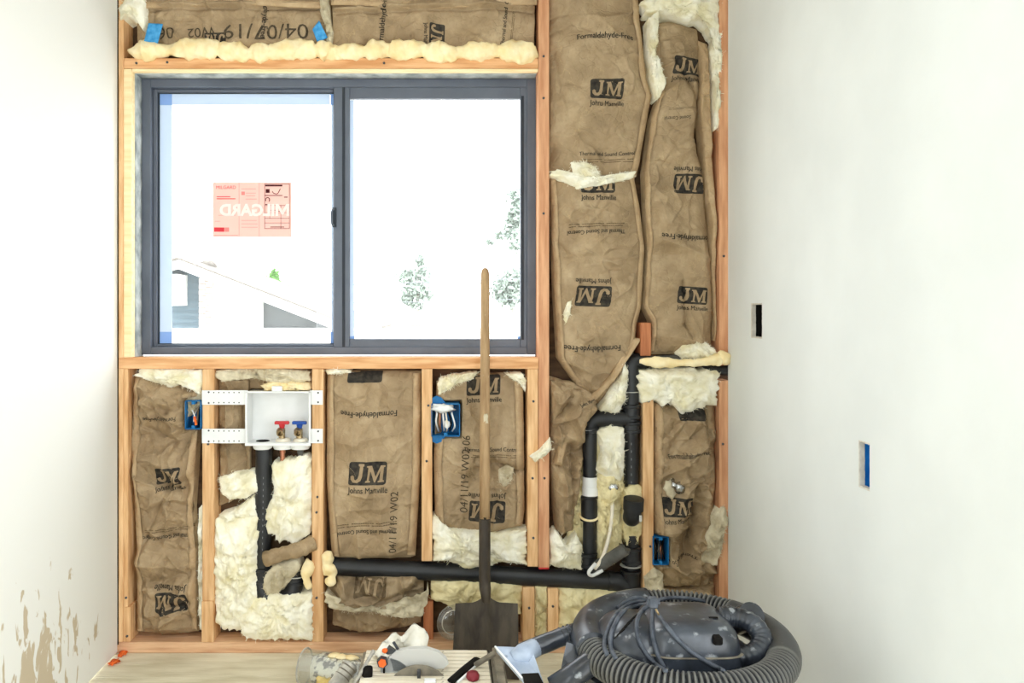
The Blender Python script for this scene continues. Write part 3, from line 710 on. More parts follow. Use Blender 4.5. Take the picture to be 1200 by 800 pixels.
# below the sill
b6 = Batt('insulation_batt', 'heavily crumpled kraft-faced batt in the lowest left stud bay',
     [(440, 154), (520, 150), (640, 156), (750, 157)], [(440, 234), (480, 230), (600, 222), (650, 226), (748, 228)], [(150, 440), (180, 446), (240, 444)], [(150, 746), (200, 748), (240, 744)],
     bulge=.018, amp=.02, sc=13, seed=21, base=.03, tabs=(1, 1), tabw=7, pocket=(214, 240, 466, 505), creases=((216, 520, 165, 640, 4, -.014), (206, 540, 190, 640, 3, .01), (165, 470, 215, 500, 5, .016), (158, 500, 200, 520, 4, -.012), (216, 560, 222, 640, 4, -.01), (158, 660, 215, 668, 7, .012), (180, 735, 225, 715, 6, .012)))
words(b6, 'Formaldehyde-Free', 186, 491, 46, 184, .1, .012); logo(b6, 195, 559, 34, 6); words(b6, 'Thermal and Sound Control', 194, 632, 66, 184, 0, .012); rules(b6, 196, 623, 60, 184); logo(b6, 199, 707, 38, 182)
b7 = Batt('insulation_batt', 'kraft paper folds hanging behind the white outlet box between two studs',
     [(440, 252), (560, 254), (600, 252)], [(440, 287), (560, 288), (600, 288)], [(250, 440), (366, 436)], [(250, 598), (300, 575)], bulge=.008, amp=.008, sc=14, seed=23, base=.045, tabs=(0, 0),
     creases=((262, 470, 268, 600, 4, .014), (280, 470, 284, 570, 4, -.014), (258, 446, 340, 452, 5, .012)))
b7b = Batt('insulation_batt', 'dark fold of kraft paper squeezed between the sill and the white outlet box',
     [(436, 288), (458, 288)], [(436, 364), (458, 364)], [(280, 438), (370, 438)], [(280, 457), (370, 457)], bulge=.01, amp=.016, sc=16, seed=24, base=.04, tabs=(0, 0))
b8 = Batt('insulation_batt', 'smooth plump kraft-faced batt below the middle of the sill, above the black drain pipe',
     [(432, 382), (560, 381), (660, 388)], [(432, 493), (560, 492), (660, 486)], [(370, 437), (440, 434), (500, 436)], [(370, 655), (400, 657), (480, 657), (500, 650)],
     bulge=.034, amp=.010, sc=10, seed=31, base=.028, tabs=(1, 1), tabw=9, creases=((395, 470, 470, 452, 5, .006), (400, 520, 485, 505, 5, .005), (395, 540, 480, 545, 7, -.004), (400, 600, 480, 590, 5, .005), (390, 580, 400, 650, 6, .007)))
printed(b8, LOGO, 428, 436, 40, 180, 'ink', 'printed_logo'); words(b8, 'Formaldehyde-Free', 432, 484, 66, 180, .12, .016); logo(b8, 431, 554, 44)
words(b8, 'Thermal and Sound Control', 430, 624, 70, 184, 0, .01); rules(b8, 430, 615, 70, 184); words(b8, '04/11/19 W02', 461, 612, 72, 88, 0, -.006, 'ink_mid', hs=1.0)
b9 = Batt('insulation_batt', 'kraft-faced batt behind the shovel handle, below the right end of the sill',
     [(440, 512), (540, 508), (625, 510)], [(440, 614), (600, 616), (625, 612)], [(500, 452), (530, 442), (560, 439), (600, 438), (620, 444)], [(500, 618), (540, 624), (580, 626), (618, 616)],
     bulge=.026, amp=.010, sc=11, seed=41, base=.03, tabs=(1, 1), tabw=10, pocket=(503, 541, 470, 513), creases=((525, 500, 560, 440, 7, .006), (585, 545, 612, 556, 5, -.02), (580, 560, 610, 590, 4, .012), (576, 545, 585, 600, 4, -.01)))
logo(b9, 567, 452, 40, 2); words(b9, 'Thermal and Sound Control', 576, 527, 64, 0, 0, .012); rules(b9, 580, 535, 56, 0); words(b9, '04/11/19 W02 06', 545, 556, 92, 88, 0, -.006, 'ink_mid', hs=1.0); logo(b9, 571, 600, 42, 180)
b10 = Batt('insulation_batt', 'torn grey crumpled batt under the black drain pipe beside a stud',
     [(672, 382), (748, 384)], [(672, 496), (748, 496)], [(370, 676), (500, 674)], [(370, 712), (400, 708), (430, 714), (460, 716), (500, 706)], bulge=.03, amp=.024, sc=13, seed=43, base=.03, tabs=(0, 0), mat='kraft_old', creases=((392, 690, 450, 712, 5, .014), (440, 706, 490, 690, 4, -.012)))
printed(b10, LOGO, 434, 686, 38, 182, 'ink_pale', 'printed_logo'); printed(b10, GLYPH['J'], 434, 686, 38, 182, 'kraft_old', 'printed_logo_letter', up=.003); printed(b10, GLYPH['M'], 434, 686, 38, 182, 'kraft_old', 'printed_logo_letter', up=.003)
b10b = Batt('insulation_batt', 'small dark fold of kraft batt lying on the bottom plate behind the jar',
     [(710, 388), (748, 386)], [(710, 494), (748, 492)], [(370, 712), (500, 712)], [(370, 738), (420, 746), (460, 746), (500, 736)], bulge=.02, amp=.02, sc=15, seed=44, base=.06, tabs=(0, 0), mat='kraft')
b11 = Batt('insulation_batt', 'wadded and folded kraft batt left of the black vent pipes',
     [(440, 645), (560, 646), (640, 655)], [(440, 700), (470, 704), (490, 690), (560, 682), (600, 678), (640, 670)], [(640, 440), (660, 446), (710, 470)], [(640, 610), (660, 630), (680, 622), (710, 600)], bulge=.03, amp=.022, sc=15, seed=51, base=.03, tabs=(0, 0),
     creases=((648, 460, 690, 450, 5, .016), (650, 470, 700, 480, 4, -.016), (660, 490, 700, 462, 4, .014), (655, 500, 665, 600, 5, .014), (670, 520, 672, 600, 4, -.014), (648, 445, 662, 500, 4, -.012)))
b11b = Batt('insulation_batt', 'balled up dark kraft paper wad between the king stud and the vent elbow',
     [(446, 646), (504, 648)], [(446, 668), (462, 696), (480, 700), (504, 682)], [(640, 446), (700, 450)], [(640, 498), (670, 506), (700, 492)], base=-.002, bulge=.022, amp=.024, sc=18, seed=53, tabs=(0, 0))
b11c = Batt('insulation_strip', 'diagonal kraft paper edge folded over beside the vent elbow',
     [(400, 741), (440, 714), (475, 682), (500, 660), (545, 649)], [(400, 750), (440, 724), (475, 692), (500, 670), (545, 658)], [(660, 400), (760, 396)], [(660, 545), (760, 545)], base=-.002, bulge=.010, amp=.008, sc=18, seed=54, tabs=(0, 0), mat='kraft_tab')
words(b11, 'Johns Manville', 688, 470, 22, 20, 0, .016)
b12 = Batt('insulation_batt', 'crumpled kraft-faced batt low in the right corner bay with a bent logo',
     [(460, 768), (700, 768)], [(460, 842), (700, 842)], [(760, 470), (790, 478), (850, 466)], [(760, 692), (850, 690)], bulge=.026, amp=.022, sc=12, seed=61, base=.03, tabs=(1, 0), tabw=9, pocket=(762, 785, 626, 663),
     creases=((780, 545, 830, 520, 5, .016), (776, 560, 800, 540, 5, .014), (785, 540, 826, 500, 3, -.014), (830, 480, 836, 560, 4, -.012), (812, 580, 822, 690, 4, .014), (818, 600, 806, 660, 4, -.012), (770, 660, 840, 672, 4, .014)))
printed(b12, LOGO, 812, 482, 34, 0, 'ink', 'printed_logo'); words(b12, 'Formaldehyde-Free', 806, 532, 44, 10, .12, .016); logo(b12, 795, 594, 36); words(b12, 'Thermal and Sound', 798, 656, 40, 184, 0, .01)
b13 = Batt('insulation_batt', 'short kraft batt end at the foot of the right corner bay behind the hose',
     [(694, 768), (750, 768)], [(694, 842), (750, 842)], [(760, 694), (850, 690)], [(760, 750), (850, 750)], bulge=.02, amp=.016, sc=13, seed=63, base=.034, tabs=(0, 0))

class Fluff:
    pass
def fluff(label, poly, base=.03, bulge=.03, mat='fluff', seed=1, n=None, lump=.019, name='fiberglass_tuft', fib=420, cat='insulation', hang=.0, back=.086):
    """billowy fibreglass wad; poly = outline in pixels (star-shaped about its centre), thick down to the sheathing"""
    rr = random.Random(seed); m = len(poly)
    cx = sum(p[0] for p in poly) / m; cy = sum(p[1] for p in poly) / m
    per = sum(math.dist(poly[i], poly[(i + 1) % m]) for i in range(m)); n = n or max(40, int(per / 2.2))
    edge = []; acc = 0
    for i in range(m):
        a, b = poly[i], poly[(i + 1) % m]; k = max(1, round(n * math.dist(a, b) / per))
        edge += [(lerp(a[0], b[0], t / k), lerp(a[1], b[1], t / k)) for t in range(k)]
    n = len(edge); size = math.sqrt(max(1, per * per / 16)); nr = max(8, int(size / 3))
    vs, fs = [], []
    def height(x, y, r):
        p = Vector((x * K, y * K, seed * 5.7)); prof = (1 - r ** 3)
        q = p + noise.noise_vector(p * 14) * .02
        bil = abs(noise.noise(q * 22)) * 2.4 - .6; b2 = abs(noise.noise(q * 55 + Vector((4, 0, 2)))) * 2.2 - .5
        return bulge * prof + lump * (.9 * noise.noise(p * 11) + 1.0 * bil + .5 * b2 + .2 * noise.noise(p * 160)) * (.25 + .75 * prof)
    for j in range(nr + 1):
        r = j / nr
        for i in range(n):
            ex, ey = edge[i]
            jit = 1 + (.10 * noise.noise(Vector((ex * .12, ey * .12, seed))) + .07 * noise.noise(Vector((ex * .5, ey * .5, seed)))) * r ** 4
            x = cx + (ex - cx) * r * jit; y = cy + (ey - cy) * r * jit
            if j == 0 and i: continue
            vs.append(Vector((X(x), Y0 + base - height(x, y, r), Z(y))))
            if j == 0: vs[0] = vs[-1]
    idx = lambda j, i: 0 if j == 0 else 1 + (j - 1) * n + i % n
    for j in range(nr):
        for i in range(n):
            fs.append((idx(1, i), idx(1, i + 1), 0) if j == 0 else (idx(j, i), idx(j + 1, i), idx(j + 1, i + 1), idx(j, i + 1)))
    nb = len(vs)
    for i in range(n):
        v = vs[idx(nr, i)]; vs.append(Vector((v.x, max(Y0 + back, v.y + .003), v.z)))
    for i in range(n): fs.append((idx(nr, i), nb + i, nb + (i + 1) % n, idx(nr, i + 1)))
    fs.append(tuple(range(nb, nb + n)))
    nsurf = nb
    for _ in range(fib):                   # loose fibres standing off the surface and the ragged edge
        v = vs[rr.randrange(int(nsurf * .35), nsurf)]
        d = Vector((rr.gauss(0, 1), -abs(rr.gauss(0, .5)), rr.gauss(0, 1))); c = Vector((X(cx), v.y, Z(cy)))
        d = d.normalized() * .9 + (v - c).normalized() * .3; ln = rr.uniform(.004, .013)
        s = d.cross(Vector((0, 1, 0))).normalized() * rr.uniform(.0004, .0009)
        cu = Vector((rr.gauss(0, 1), rr.gauss(0, .5), rr.gauss(0, 1))) * ln * .3; k = len(vs)
        vs += [v - s, v + s, v + d * ln * .55 + s * .8 + cu, v + d * ln * .55 - s * .8 + cu, v + d * ln + cu * .3]
        fs += [(k, k + 1, k + 2, k + 3), (k + 3, k + 2, k + 4)]
    return obj(name, (vs, fs), mat, label=label, cat=cat, group='loose fibreglass wads in the wall')
F = fluff
F('white fibreglass wad tucked under the sill in the left corner bay', [(156, 440), (166, 430), (186, 431), (205, 432), (236, 433), (237, 452), (232, 462), (226, 452), (212, 450), (196, 456), (186, 450), (172, 446)], .01, .02, seed=1)
F('grey-white fibreglass roll under the sill above the outlet box', [(251, 434), (300, 430), (340, 432), (363, 436), (364, 446), (340, 450), (318, 448), (300, 444), (270, 440), (256, 448)], .012, .02, 'fluff_grey', seed=2)
F('yellowish fibreglass pad resting on top of the white outlet box', [(305, 452), (318, 446), (345, 446), (362, 449), (364, 457), (335, 458), (308, 458)], .012, .02, 'foam', seed=3, fib=100)
F('white fibreglass pad left of the black washer drain, below the box', [(256, 560), (272, 555), (296, 552), (303, 562), (302, 576), (288, 584), (268, 586), (258, 576)], .01, .025, seed=4)
F('white fibreglass pillow right of the black washer drain', [(318, 545), (330, 540), (365, 537), (366, 570), (365, 600), (363, 625), (345, 638), (325, 636), (311, 622), (308, 600), (320, 580)], .012, .04, seed=5, fib=400)
F('cream fibreglass slab under the white pad left of the drain', [(256, 604), (275, 598), (296, 582), (304, 592), (304, 606), (280, 612), (258, 616)], .02, .02, seed=6)
F('tall cream fibreglass column left of the black washer drain', [(251, 612), (270, 604), (303, 604), (303, 660), (304, 700), (300, 735), (270, 738), (252, 732), (250, 680)], .01, .035, seed=7, fib=500)
F('cream fibreglass drift on the bottom plate between two studs', [(285, 748), (280, 725), (300, 700), (316, 694), (345, 695), (366, 694), (366, 748), (330, 748)], -.004, .035, seed=8, fib=400)
F('grey-cream fibreglass scrap above the drain elbow', [(308, 690), (312, 670), (326, 660), (348, 656), (352, 666), (340, 680), (325, 696), (312, 698)], .0, .02, 'fluff_grey', seed=9)
F('thin white fibreglass edge peeking under the sill over the plump batt', [(381, 433), (395, 431), (410, 433), (412, 437), (396, 438), (383, 439)], .012, .012, seed=10, fib=80)
F('white fibreglass strip under the sill above the middle blue box', [(512, 452), (516, 443), (535, 439), (560, 436), (556, 444), (534, 450), (522, 459), (513, 462)], .008, .018, seed=11)
F('small white fibreglass strip under the right end of the sill', [(592, 438), (612, 437), (617, 446), (616, 460), (610, 450), (600, 444)], .008, .018, seed=12, fib=90)
F('cream fibreglass band above the drain pipe behind the shovel', [(506, 616), (509, 603), (516, 618), (540, 622), (580, 625), (617, 622), (617, 662), (590, 660), (570, 664), (545, 668), (525, 658), (508, 658)], .012, .035, seed=13, fib=400)
F('cream fibreglass band below the drain pipe behind the shovel', [(506, 682), (530, 680), (560, 678), (612, 684), (612, 720), (580, 722), (540, 722), (518, 708), (507, 704)], .02, .03, 'fluff_yellow', seed=14, fib=300)
F('yellowish fibreglass filling between the two short blocks under the pipe', [(627, 686), (642, 686), (642, 745), (640, 748), (627, 748)], .02, .02, 'fluff_yellow', seed=15)
F('yellowish fibreglass filling right of the short blocks under the pipe', [(655, 690), (700, 690), (728, 694), (732, 720), (730, 750), (690, 750), (655, 750)], .02, .03, 'fluff_yellow', seed=16, fib=300)
F('pale fibreglass wad at the foot of the wadded batt, above the drain pipe', [(645, 630), (652, 622), (664, 640), (676, 626), (683, 640), (682, 668), (665, 668), (645, 662)], .012, .03, seed=17, fib=300)
F('yellowish fibreglass panel between the two black vent pipes', [(700, 505), (732, 502), (733, 560), (731, 640), (720, 665), (702, 665), (699, 600), (698, 560)], .03, .03, 'fluff_yellow', seed=18, fib=500)
F('yellowish fibreglass seen past the left side of the branch vent pipe', [(668, 560), (684, 540), (702, 545), (704, 600), (702, 668), (684, 668), (670, 640), (666, 600)], .056, .015, 'fluff_yellow', seed=40, fib=160)
F('white fibreglass beard between the vent pipes just below the elbow', [(700, 506), (716, 499), (732, 502), (732, 540), (728, 565), (712, 562), (698, 552), (704, 530)], .004, .03, seed=19, fib=300)
F('yellowish fibreglass clump around the stub fitting by the stud', [(733, 575), (745, 565), (753, 570), (756, 620), (744, 645), (735, 640), (730, 610)], .014, .012, 'fluff_yellow', seed=20, lump=.012)
F('white fibreglass sliver left of the tall vent pipe', [(708, 470), (716, 454), (728, 440), (732, 424), (738, 432), (734, 470), (726, 484), (710, 484), (704, 480)], .01, .03, seed=21)
F('ragged white fibreglass seam across the tall bay between two batts', [(646, 206), (652, 198), (668, 202), (690, 204), (706, 210), (724, 206), (746, 200), (744, 208), (720, 214), (700, 218), (684, 220), (676, 222), (662, 214)], -.004, .016, seed=22, fib=400)
F('white fibreglass tongue standing above the ragged seam', [(672, 204), (670, 190), (684, 189), (698, 196), (704, 206), (690, 212)], .0, .014, seed=23)
F('white fibreglass bank at the top of the narrow right bay', [(752, 2), (770, -6), (800, -8), (845, -6), (846, 18), (838, 34), (820, 20), (808, 24), (790, 18), (772, 14), (760, 14)], .008, .03, seed=24, fib=300)
F('white fibreglass strip down the right side of the narrow bay', [(828, 24), (842, 14), (848, 40), (847, 90), (845, 150), (838, 150), (838, 100), (833, 60), (840, 44)], .012, .024, seed=25, fib=200)
F('torn white fibreglass flap on the left edge of the narrow batt', [(760, 20), (772, 14), (768, 40), (766, 66), (780, 98), (770, 118), (764, 90), (762, 60)], -.004, .016, seed=26)
F('white fibreglass puff standing on the horizontal vent pipe', [(794, 414), (800, 404), (815, 400), (828, 402), (840, 412), (838, 420), (800, 420)], .004, .03, seed=27)
F('big white fibreglass wad hanging under the horizontal vent pipe', [(746, 442), (752, 434), (780, 432), (812, 432), (842, 434), (843, 452), (838, 474), (818, 478), (800, 486), (786, 470), (776, 476), (766, 466), (752, 472)], .0, .04, seed=28, fib=500)
F('pale fibreglass sheet peeling beside the right corner stud', [(838, 600), (848, 592), (853, 606), (846, 640), (840, 662), (822, 658), (828, 630)], .0, .02, 'fluff_grey', seed=29)
F('grey fibreglass scrap on the stud beside the right blue box', [(754, 676), (766, 664), (776, 672), (776, 690), (764, 700), (756, 692)], -.01, .02, 'fluff_grey', seed=30, fib=120)
F('ragged grey-white fibreglass fringe under the crumpled low batt', [(381, 705), (384, 694), (398, 702), (420, 706), (450, 710), (494, 706), (502, 690), (502, 706), (494, 722), (470, 724), (440, 716), (410, 716), (392, 714)], -.004, .018, 'fluff_grey', seed=31, fib=400)
F('wisp of white fibreglass caught on the stud right of the shovel', [(620, 534), (632, 526), (644, 512), (646, 526), (640, 532), (626, 540)], -.012, .008, seed=32, fib=80, back=.0)
F('tattered white wad over the upper left corner of the window framing', [(140, 10), (150, -4), (166, -6), (172, 4), (170, 30), (168, 36), (160, 24), (150, 20), (142, 24)], -.006, .016, seed=33, fib=120)
F('white fibreglass sleeve hanging between the two batts over the window', [(374, -6), (384, -6), (386, 20), (390, 36), (388, 52), (382, 46), (384, 34), (376, 18)], .002, .016, 'fluff_grey', seed=34, fib=120)
F('scrap of white fibreglass stuck on the long batt low on its left', [(661, 366), (666, 354), (670, 352), (668, 368), (664, 378), (661, 374)], .0, .012, seed=35, fib=40, back=.03)
F('thin white fibreglass edge right of the lower left batt', [(230, 600), (237, 590), (237, 740), (231, 742), (229, 680)], .03, .01, seed=36, fib=120)
F('grey scrap of fibreglass beside the small blue box at left', [(213, 472), (222, 462), (234, 462), (236, 470), (218, 490), (215, 500)], .02, .012, 'fluff_grey', seed=37, fib=60)
F('pale shredded hole in the batt behind the shovel', [(584, 552), (594, 546), (602, 548), (600, 560), (594, 572), (586, 576)], -.006, .01, 'fluff_grey', seed=38, fib=120, back=.03)

# small paper roll over the washer drain
pr = tube(smoothpath([P(310, 656, Y0 - .015), P(330, 650, Y0 - .03), P(352, 644, Y0 - .02), P(366, 636, Y0 + .01)], 8), lambda i, n: .026 + .006 * noise.noise(Vector((i * .6, 3, 1))), 14)
pr = ([v + Vector((0, paper(v.x, v.z, 4, .02, 24), 0)) for v in pr[0]], pr[1])
obj('paper_roll', pr, 'kraft', label='small rolled scrap of kraft paper lying across the washer drain', cat='insulation')

# ------------------------------------------------------------------ spray foam
def foam_bead(label, pts, r, seed, n=14, fq=.11, flat=None, parent=None):
    path = smoothpath(pts, max(3, int((Vector(pts[1]) - Vector(pts[0])).length / .005)))
    rad = lambda i, m: r * (.62 + .50 * abs(math.sin(i * fq + 2.5 * noise.noise(Vector((i * .03, seed, 0))))) + .22 * noise.noise(Vector((i * .09, seed, 2)))) * min(1, .45 + i / 6, .45 + (m - 1 - i) / 6)
    vs, fs = tube(path, rad, n)
    vs = [v + noise.noise_vector(v * 60 + Vector((seed, 0, 0))) * r * .22 + noise.noise_vector(v * 26 + Vector((seed, 9, 0))) * r * .3 for v in vs]
    return obj('spray_foam', (vs, fs), 'foam', parent, label=label, cat='spray foam', group='dried spray foam')
foam_bead('long lumpy bead of yellow spray foam along the top of the window header', [P(152, 62), P(200, 59), P(250, 58), P(285, 62), P(320, 61), P(372, 58), P(400, 62), P(450, 59), P(490, 59), P(530, 63), P(580, 60), P(628, 62)], .032, 3, flat=None)
foam_bead('yellow spray foam strip along the horizontal vent pipe', [P(750, 423, 2.775), P(780, 425, 2.77), P(815, 425, 2.77), P(840, 421, 2.78), P(852, 420, 2.79)], .017, 4)
foam_bead('yellow spray foam knob where the vent pipe enters the right stud', [P(842, 412, 2.78), P(848, 418, 2.778), P(852, 426, 2.785)], .022, 5)
foam_bead('yellow spray foam squeezed out on the left of the stud by the washer drain', [P(360, 654), P(362, 664), P(358, 676), P(363, 690)], .019, 6, fq=.34)
foam_bead('yellow spray foam squeezed out where the drain pipe leaves the stud', [P(386, 646), P(383, 660), P(389, 672), P(385, 686)], .021, 7, fq=.34)

# ------------------------------------------------------------------ pipes
def ring(c, d, r, h, lip=.003):            # coupling sleeve with raised lips
    return lathe([(r * .8, -h / 2), (r, -h / 2), (r + lip, -h / 2 + .002), (r + lip, -h / 2 + .009), (r, -h / 2 + .012), (r, h / 2 - .012), (r + lip, h / 2 - .009), (r + lip, h / 2 - .002), (r, h / 2), (r * .8, h / 2)], c, d, 22)
def thin_line(c, d, r): return lathe([(r + .0002, -.0011), (r + .0011, -.0011), (r + .0011, .0011), (r + .0002, .0011)], c, d, 22)
YP = Y0 + .03
dp = empty('drain_pipe', P(560, 690, YP), 'long black horizontal drain pipe running through the studs under the batts', 'pipe')
A, B = P(388, 663, YP), P(724, 681, YP)
obj('pipe_run', tube([A, B], .031, 24), 'abs', dp, angle=40)
obj('bend', tube(smoothpath([P(712, 680, YP), P(726, 682, YP), P(735, 690, YP), P(738, 704, YP)], 6), .034, 22), 'abs', dp, angle=50)
st = empty('vent_stack', P(738, 720, YP), 'tall black vent stack with elbows rising beside the stud', 'pipe')
r1 = .0245
obj('stack_pipe', tube([P(740, 566, YP), P(740, 432, YP)], r1, 22), 'abs', st, angle=40); obj('stack_pipe', tube([P(740, 730, YP), P(740, 626, YP)], r1, 22), 'abs', st, angle=40); obj('hidden_run', tube([P(740, 628, YP + .022), P(740, 560, YP + .022)], r1 - .002, 16), 'abs', st, angle=40)
obj('top_elbow', tube(smoothpath([P(740, 446, YP), P(740, 432, YP), P(743.5, 424, YP), P(756, 423, YP)], 7), r1 + .004, 22), 'abs', st, angle=50)
obj('vent_arm', tube([P(752, 423, YP), P(842, 421, YP)], .019, 20), 'abs_dusty', st, angle=40)
obj('vent_arm_end', tube([P(826, 432, YP - .01), P(854, 434, YP - .01)], .02, 18), 'abs', st, angle=40)
obj('coupling', ring(P(740, 482, YP), (0, 0, 1), r1 + .004, .05), 'abs', st, angle=40)
obj('coupling', ring(P(740, 500, YP), (0, 0, 1), r1 + .005, .04), 'abs', st, angle=40)
obj('side_elbow', tube(smoothpath([P(736, 490.5, YP), P(712, 490.5, YP), P(698, 491.5, YP), P(692, 497, YP), P(691.5, 506, YP)], 7), r1 + .003, 22), 'abs_dusty' if 0 else 'abs', st, angle=50)
obj('branch_pipe', tube([P(691.5, 502, YP), P(691, 668, YP)], r1 - .0005, 22), 'abs', st, angle=40)
obj('coupling', ring(P(691.5, 503, YP), (0, 0, 1), r1 + .004, .02), 'abs', st, angle=40)
obj('white_adapter', lathe([(.020, -.032), (.0285, -.032), (.0285, -.004), (.0265, -.002), (.0265, .032), (.022, .032)], P(691.5, 569, YP), (0, 0, 1), 22), 'pvc_white', st, angle=40)
obj('lower_sleeve', ring(P(690.5, 595, YP), (0, 0, 1), r1 + .004, .09), 'abs', st, angle=40)
obj('foam_collar', tube([P(690, 604, YP) + Vector((.031 * math.cos(t), .031 * math.sin(t), .01 * math.sin(t))) for t in [k * math.pi / 10 for k in range(20)]], .004, 8, closed=True), 'foam', st)
obj('coupling', ring(P(689, 655, YP), (0, 0, 1), r1 + .005, .05), 'abs', st, angle=40)
obj('base_tee', ring(P(739, 692, YP), (0, 0, 1), r1 + .009, .15), 'abs', st, angle=40)
obj('base_sleeve', ring(P(740, 650, YP), (0, 0, 1), r1 + .007, .06), 'abs', st, angle=40)
for px, py, rr in ((740, 459, r1), (689, 648, r1 + .005), (739, 662, r1 + .0115), (739, 700, r1 + .0125), (691, 503, r1 + .005)):
    obj('seam_ring', thin_line(P(px, py, YP), (0, 0, 1), rr), 'print_white', st)
for k in range(6):
    p = P(740, 520 + k * 9, YP - r1 - .0004); obj('pipe_print', box((p.x - .0007, p.x + .0007), (p.y, p.y + .001), (p.z - .004, p.z + .004)), 'print_grey', st, smooth=False)
# stub fitting: trap arm opening upward
sf = empty('stub_fitting', P(741, 612, Y0), 'short black elbow stub facing the room beside the stud', 'pipe')
obj('elbow_body', tube(smoothpath([P(740, 600, Y0 + .07), P(740, 606, Y0 + .0), P(741, 603, Y0 - .024), P(742, 590, Y0 - .030)], 7), .030, 22), 'abs', sf, angle=50)
obj('open_hub', pipe_open(P(742, 597, Y0 - .030), P(742.8, 584, Y0 - .036), .0345, .006, 22), 'abs', sf, angle=40)
obj('size_label', box((P(746, 603).x - .004, P(746, 603).x + .004), (Y0 - .058, Y0 - .055), (Z(606), Z(599))), 'print_white', sf, smooth=False)
# pipe insulation sleeve + supply line
sl = empty('foam_sleeve', P(715, 672, Y0 - .03), 'grey foam pipe sleeve lying slanted on the drain pipe', 'pipe')
obj('sleeve_tube', pipe_open(P(697, 666, Y0 - .03), P(733, 643, Y0 - .05), .021, .008, 20), 'abs_dusty', sl, angle=40)
sp = empty('supply_line', P(712, 668, Y0), 'white flexible water supply line hanging from a chrome valve', 'pipe')
obj('valve_flange', lathe([(.0001, 0), (.013, .002), (.019, .008), (.019, .012), (.006, .016), (.0001, .016)], P(718, 570, Y0 + .01) , (0, -1, .5), 20), 'chrome', sp)
obj('valve_stem', tube([P(718, 572, Y0 + .0), P(718, 584, Y0 - .006)], .0065, 12), 'chrome', sp)
obj('hose_line', tube(smoothpath([P(718, 583, Y0 - .006), P(716.5, 610, Y0 - .012), P(712, 635, Y0 - .02), P(705, 655, Y0 - .04), P(697, 666, Y0 - .06)], 8), .0065, 10), 'pvc_cream', sp)
obj('hose_end', tube(smoothpath([P(698, 660, Y0 - .055), P(690, 670, Y0 - .07), P(694, 674, Y0 - .06), P(706, 668, Y0 - .05)], 6), .006, 10), 'pvc_white', sp)
# stub-out on the right
so = empty('stub_out', P(792, 575, Y0 - .01), 'chrome water stub-out poking through the batt at right', 'pipe')
obj('escutcheon', lathe([(.0001, 0), (.020, .002), (.022, .006), (.012, .012), (.010, .016), (.0001, .016)], P(796, 571, Y0 - .012), (.2, -1, 0), 20), 'chrome', so)
obj('stub_pipe', tube([P(788, 562, Y0), P(790, 570, Y0 - .03)], .008, 12), 'chrome', so)
obj('paper_tear', blob(P(786, 572, Y0 - .002), (.022, .012, .03), 3, .6, 4, 3), 'fluff_grey', so)
# washer drain
wd = empty('washer_drain', P(310, 700, YP), 'black washer drain standpipe dropping from the white outlet box', 'pipe')
obj('standpipe', tube([P(309.5, 524, YP), P(307, 690, YP)], .0285, 24), 'abs', wd, angle=40)
obj('trap_bend', tube(smoothpath([P(307, 676, YP), P(309, 694, YP - .01), P(325, 703, YP - .015), P(342, 695, YP - .01), P(346, 676, YP), P(346, 664, YP)], 7), .030, 22), 'abs', wd, angle=50)
obj('coupling', ring(P(346, 675, YP), (0, 0, 1), .031, .05), 'abs', wd, angle=40)
obj('coupling', ring(P(307, 672, YP), (0, 0, 1), .031, .05), 'abs', wd, angle=40)
obj('seam_ring', thin_line(P(346, 674, YP), (0, 0, 1), .0345), 'print_white', wd)
for k in range(13):
    p = P(308.6 - k * .1, 560 + k * 7, YP - .0289); obj('pipe_print', box((p.x - .0007, p.x + .0007), (p.y, p.y + .001), (p.z - .0035, p.z + .0035)), 'print_grey', wd, smooth=False)

# ------------------------------------------------------------------ washer outlet box
wb = empty('outlet_box', P(326, 527, Y0), 'white plastic washer outlet box with perforated mounting arms', 'outlet box')
x0, x1, z0, z1 = X(289.5), X(364), Z(519), Z(458.5); yf, yb = Y0 - .012, Y0 + .072
shell = join(box((x0, x1), (yb - .003, yb), (z0, z1)), box((x0, x0 + .003), (yf, yb), (z0, z1)), box((x1 - .003, x1), (yf, yb), (z0, z1)), box((x0, x1), (yf, yb), (z1 - .003, z1)), box((x0, x1), (yf, yb), (z0, z0 + .003)))
obj('box_shell', shell, 'pvc_white', wb, smooth=False)
rim = join(box((x0 - .003, x1 + .003), (yf - .003, yf), (z1 - .004, z1 + .002), .0008), box((x0 - .003, x0 + .004), (yf - .003, yf), (z0, z1), .0008), box((x1 - .004, x1 + .003), (yf - .003, yf), (z0, z1), .0008), box((x0 - .003, x1 + .003), (yf - .006, yf), (z0 - .007, z0 + .002), .0008))
obj('rim', rim, 'pvc_white', wb, smooth=False)
obj('top_knob', box((X(319), X(331)), (Y0 - .01, Y0 + .02), (Z(458.5), Z(452)), .002), 'pvc_white', wb, smooth=False)
for px in (308, 331.5, 352):
    p = P(px, 519, Y0 + .028); obj('cup', lathe([(.030, .0), (.0335, -.002), (.0335, -.018), (.030, -.024), (.0001, -.024)], (p.x, p.y, z0), (0, 0, 1), 24), 'pvc_white', wb, angle=40)
p = P(308, 519, Y0 + .028); obj('drain_opening', lathe([(.0001, .0046), (.022, .0046), (.024, .0032), (.024, .001)], (p.x, p.y, z0), (0, 0, 1), 24), 'dark', wb)
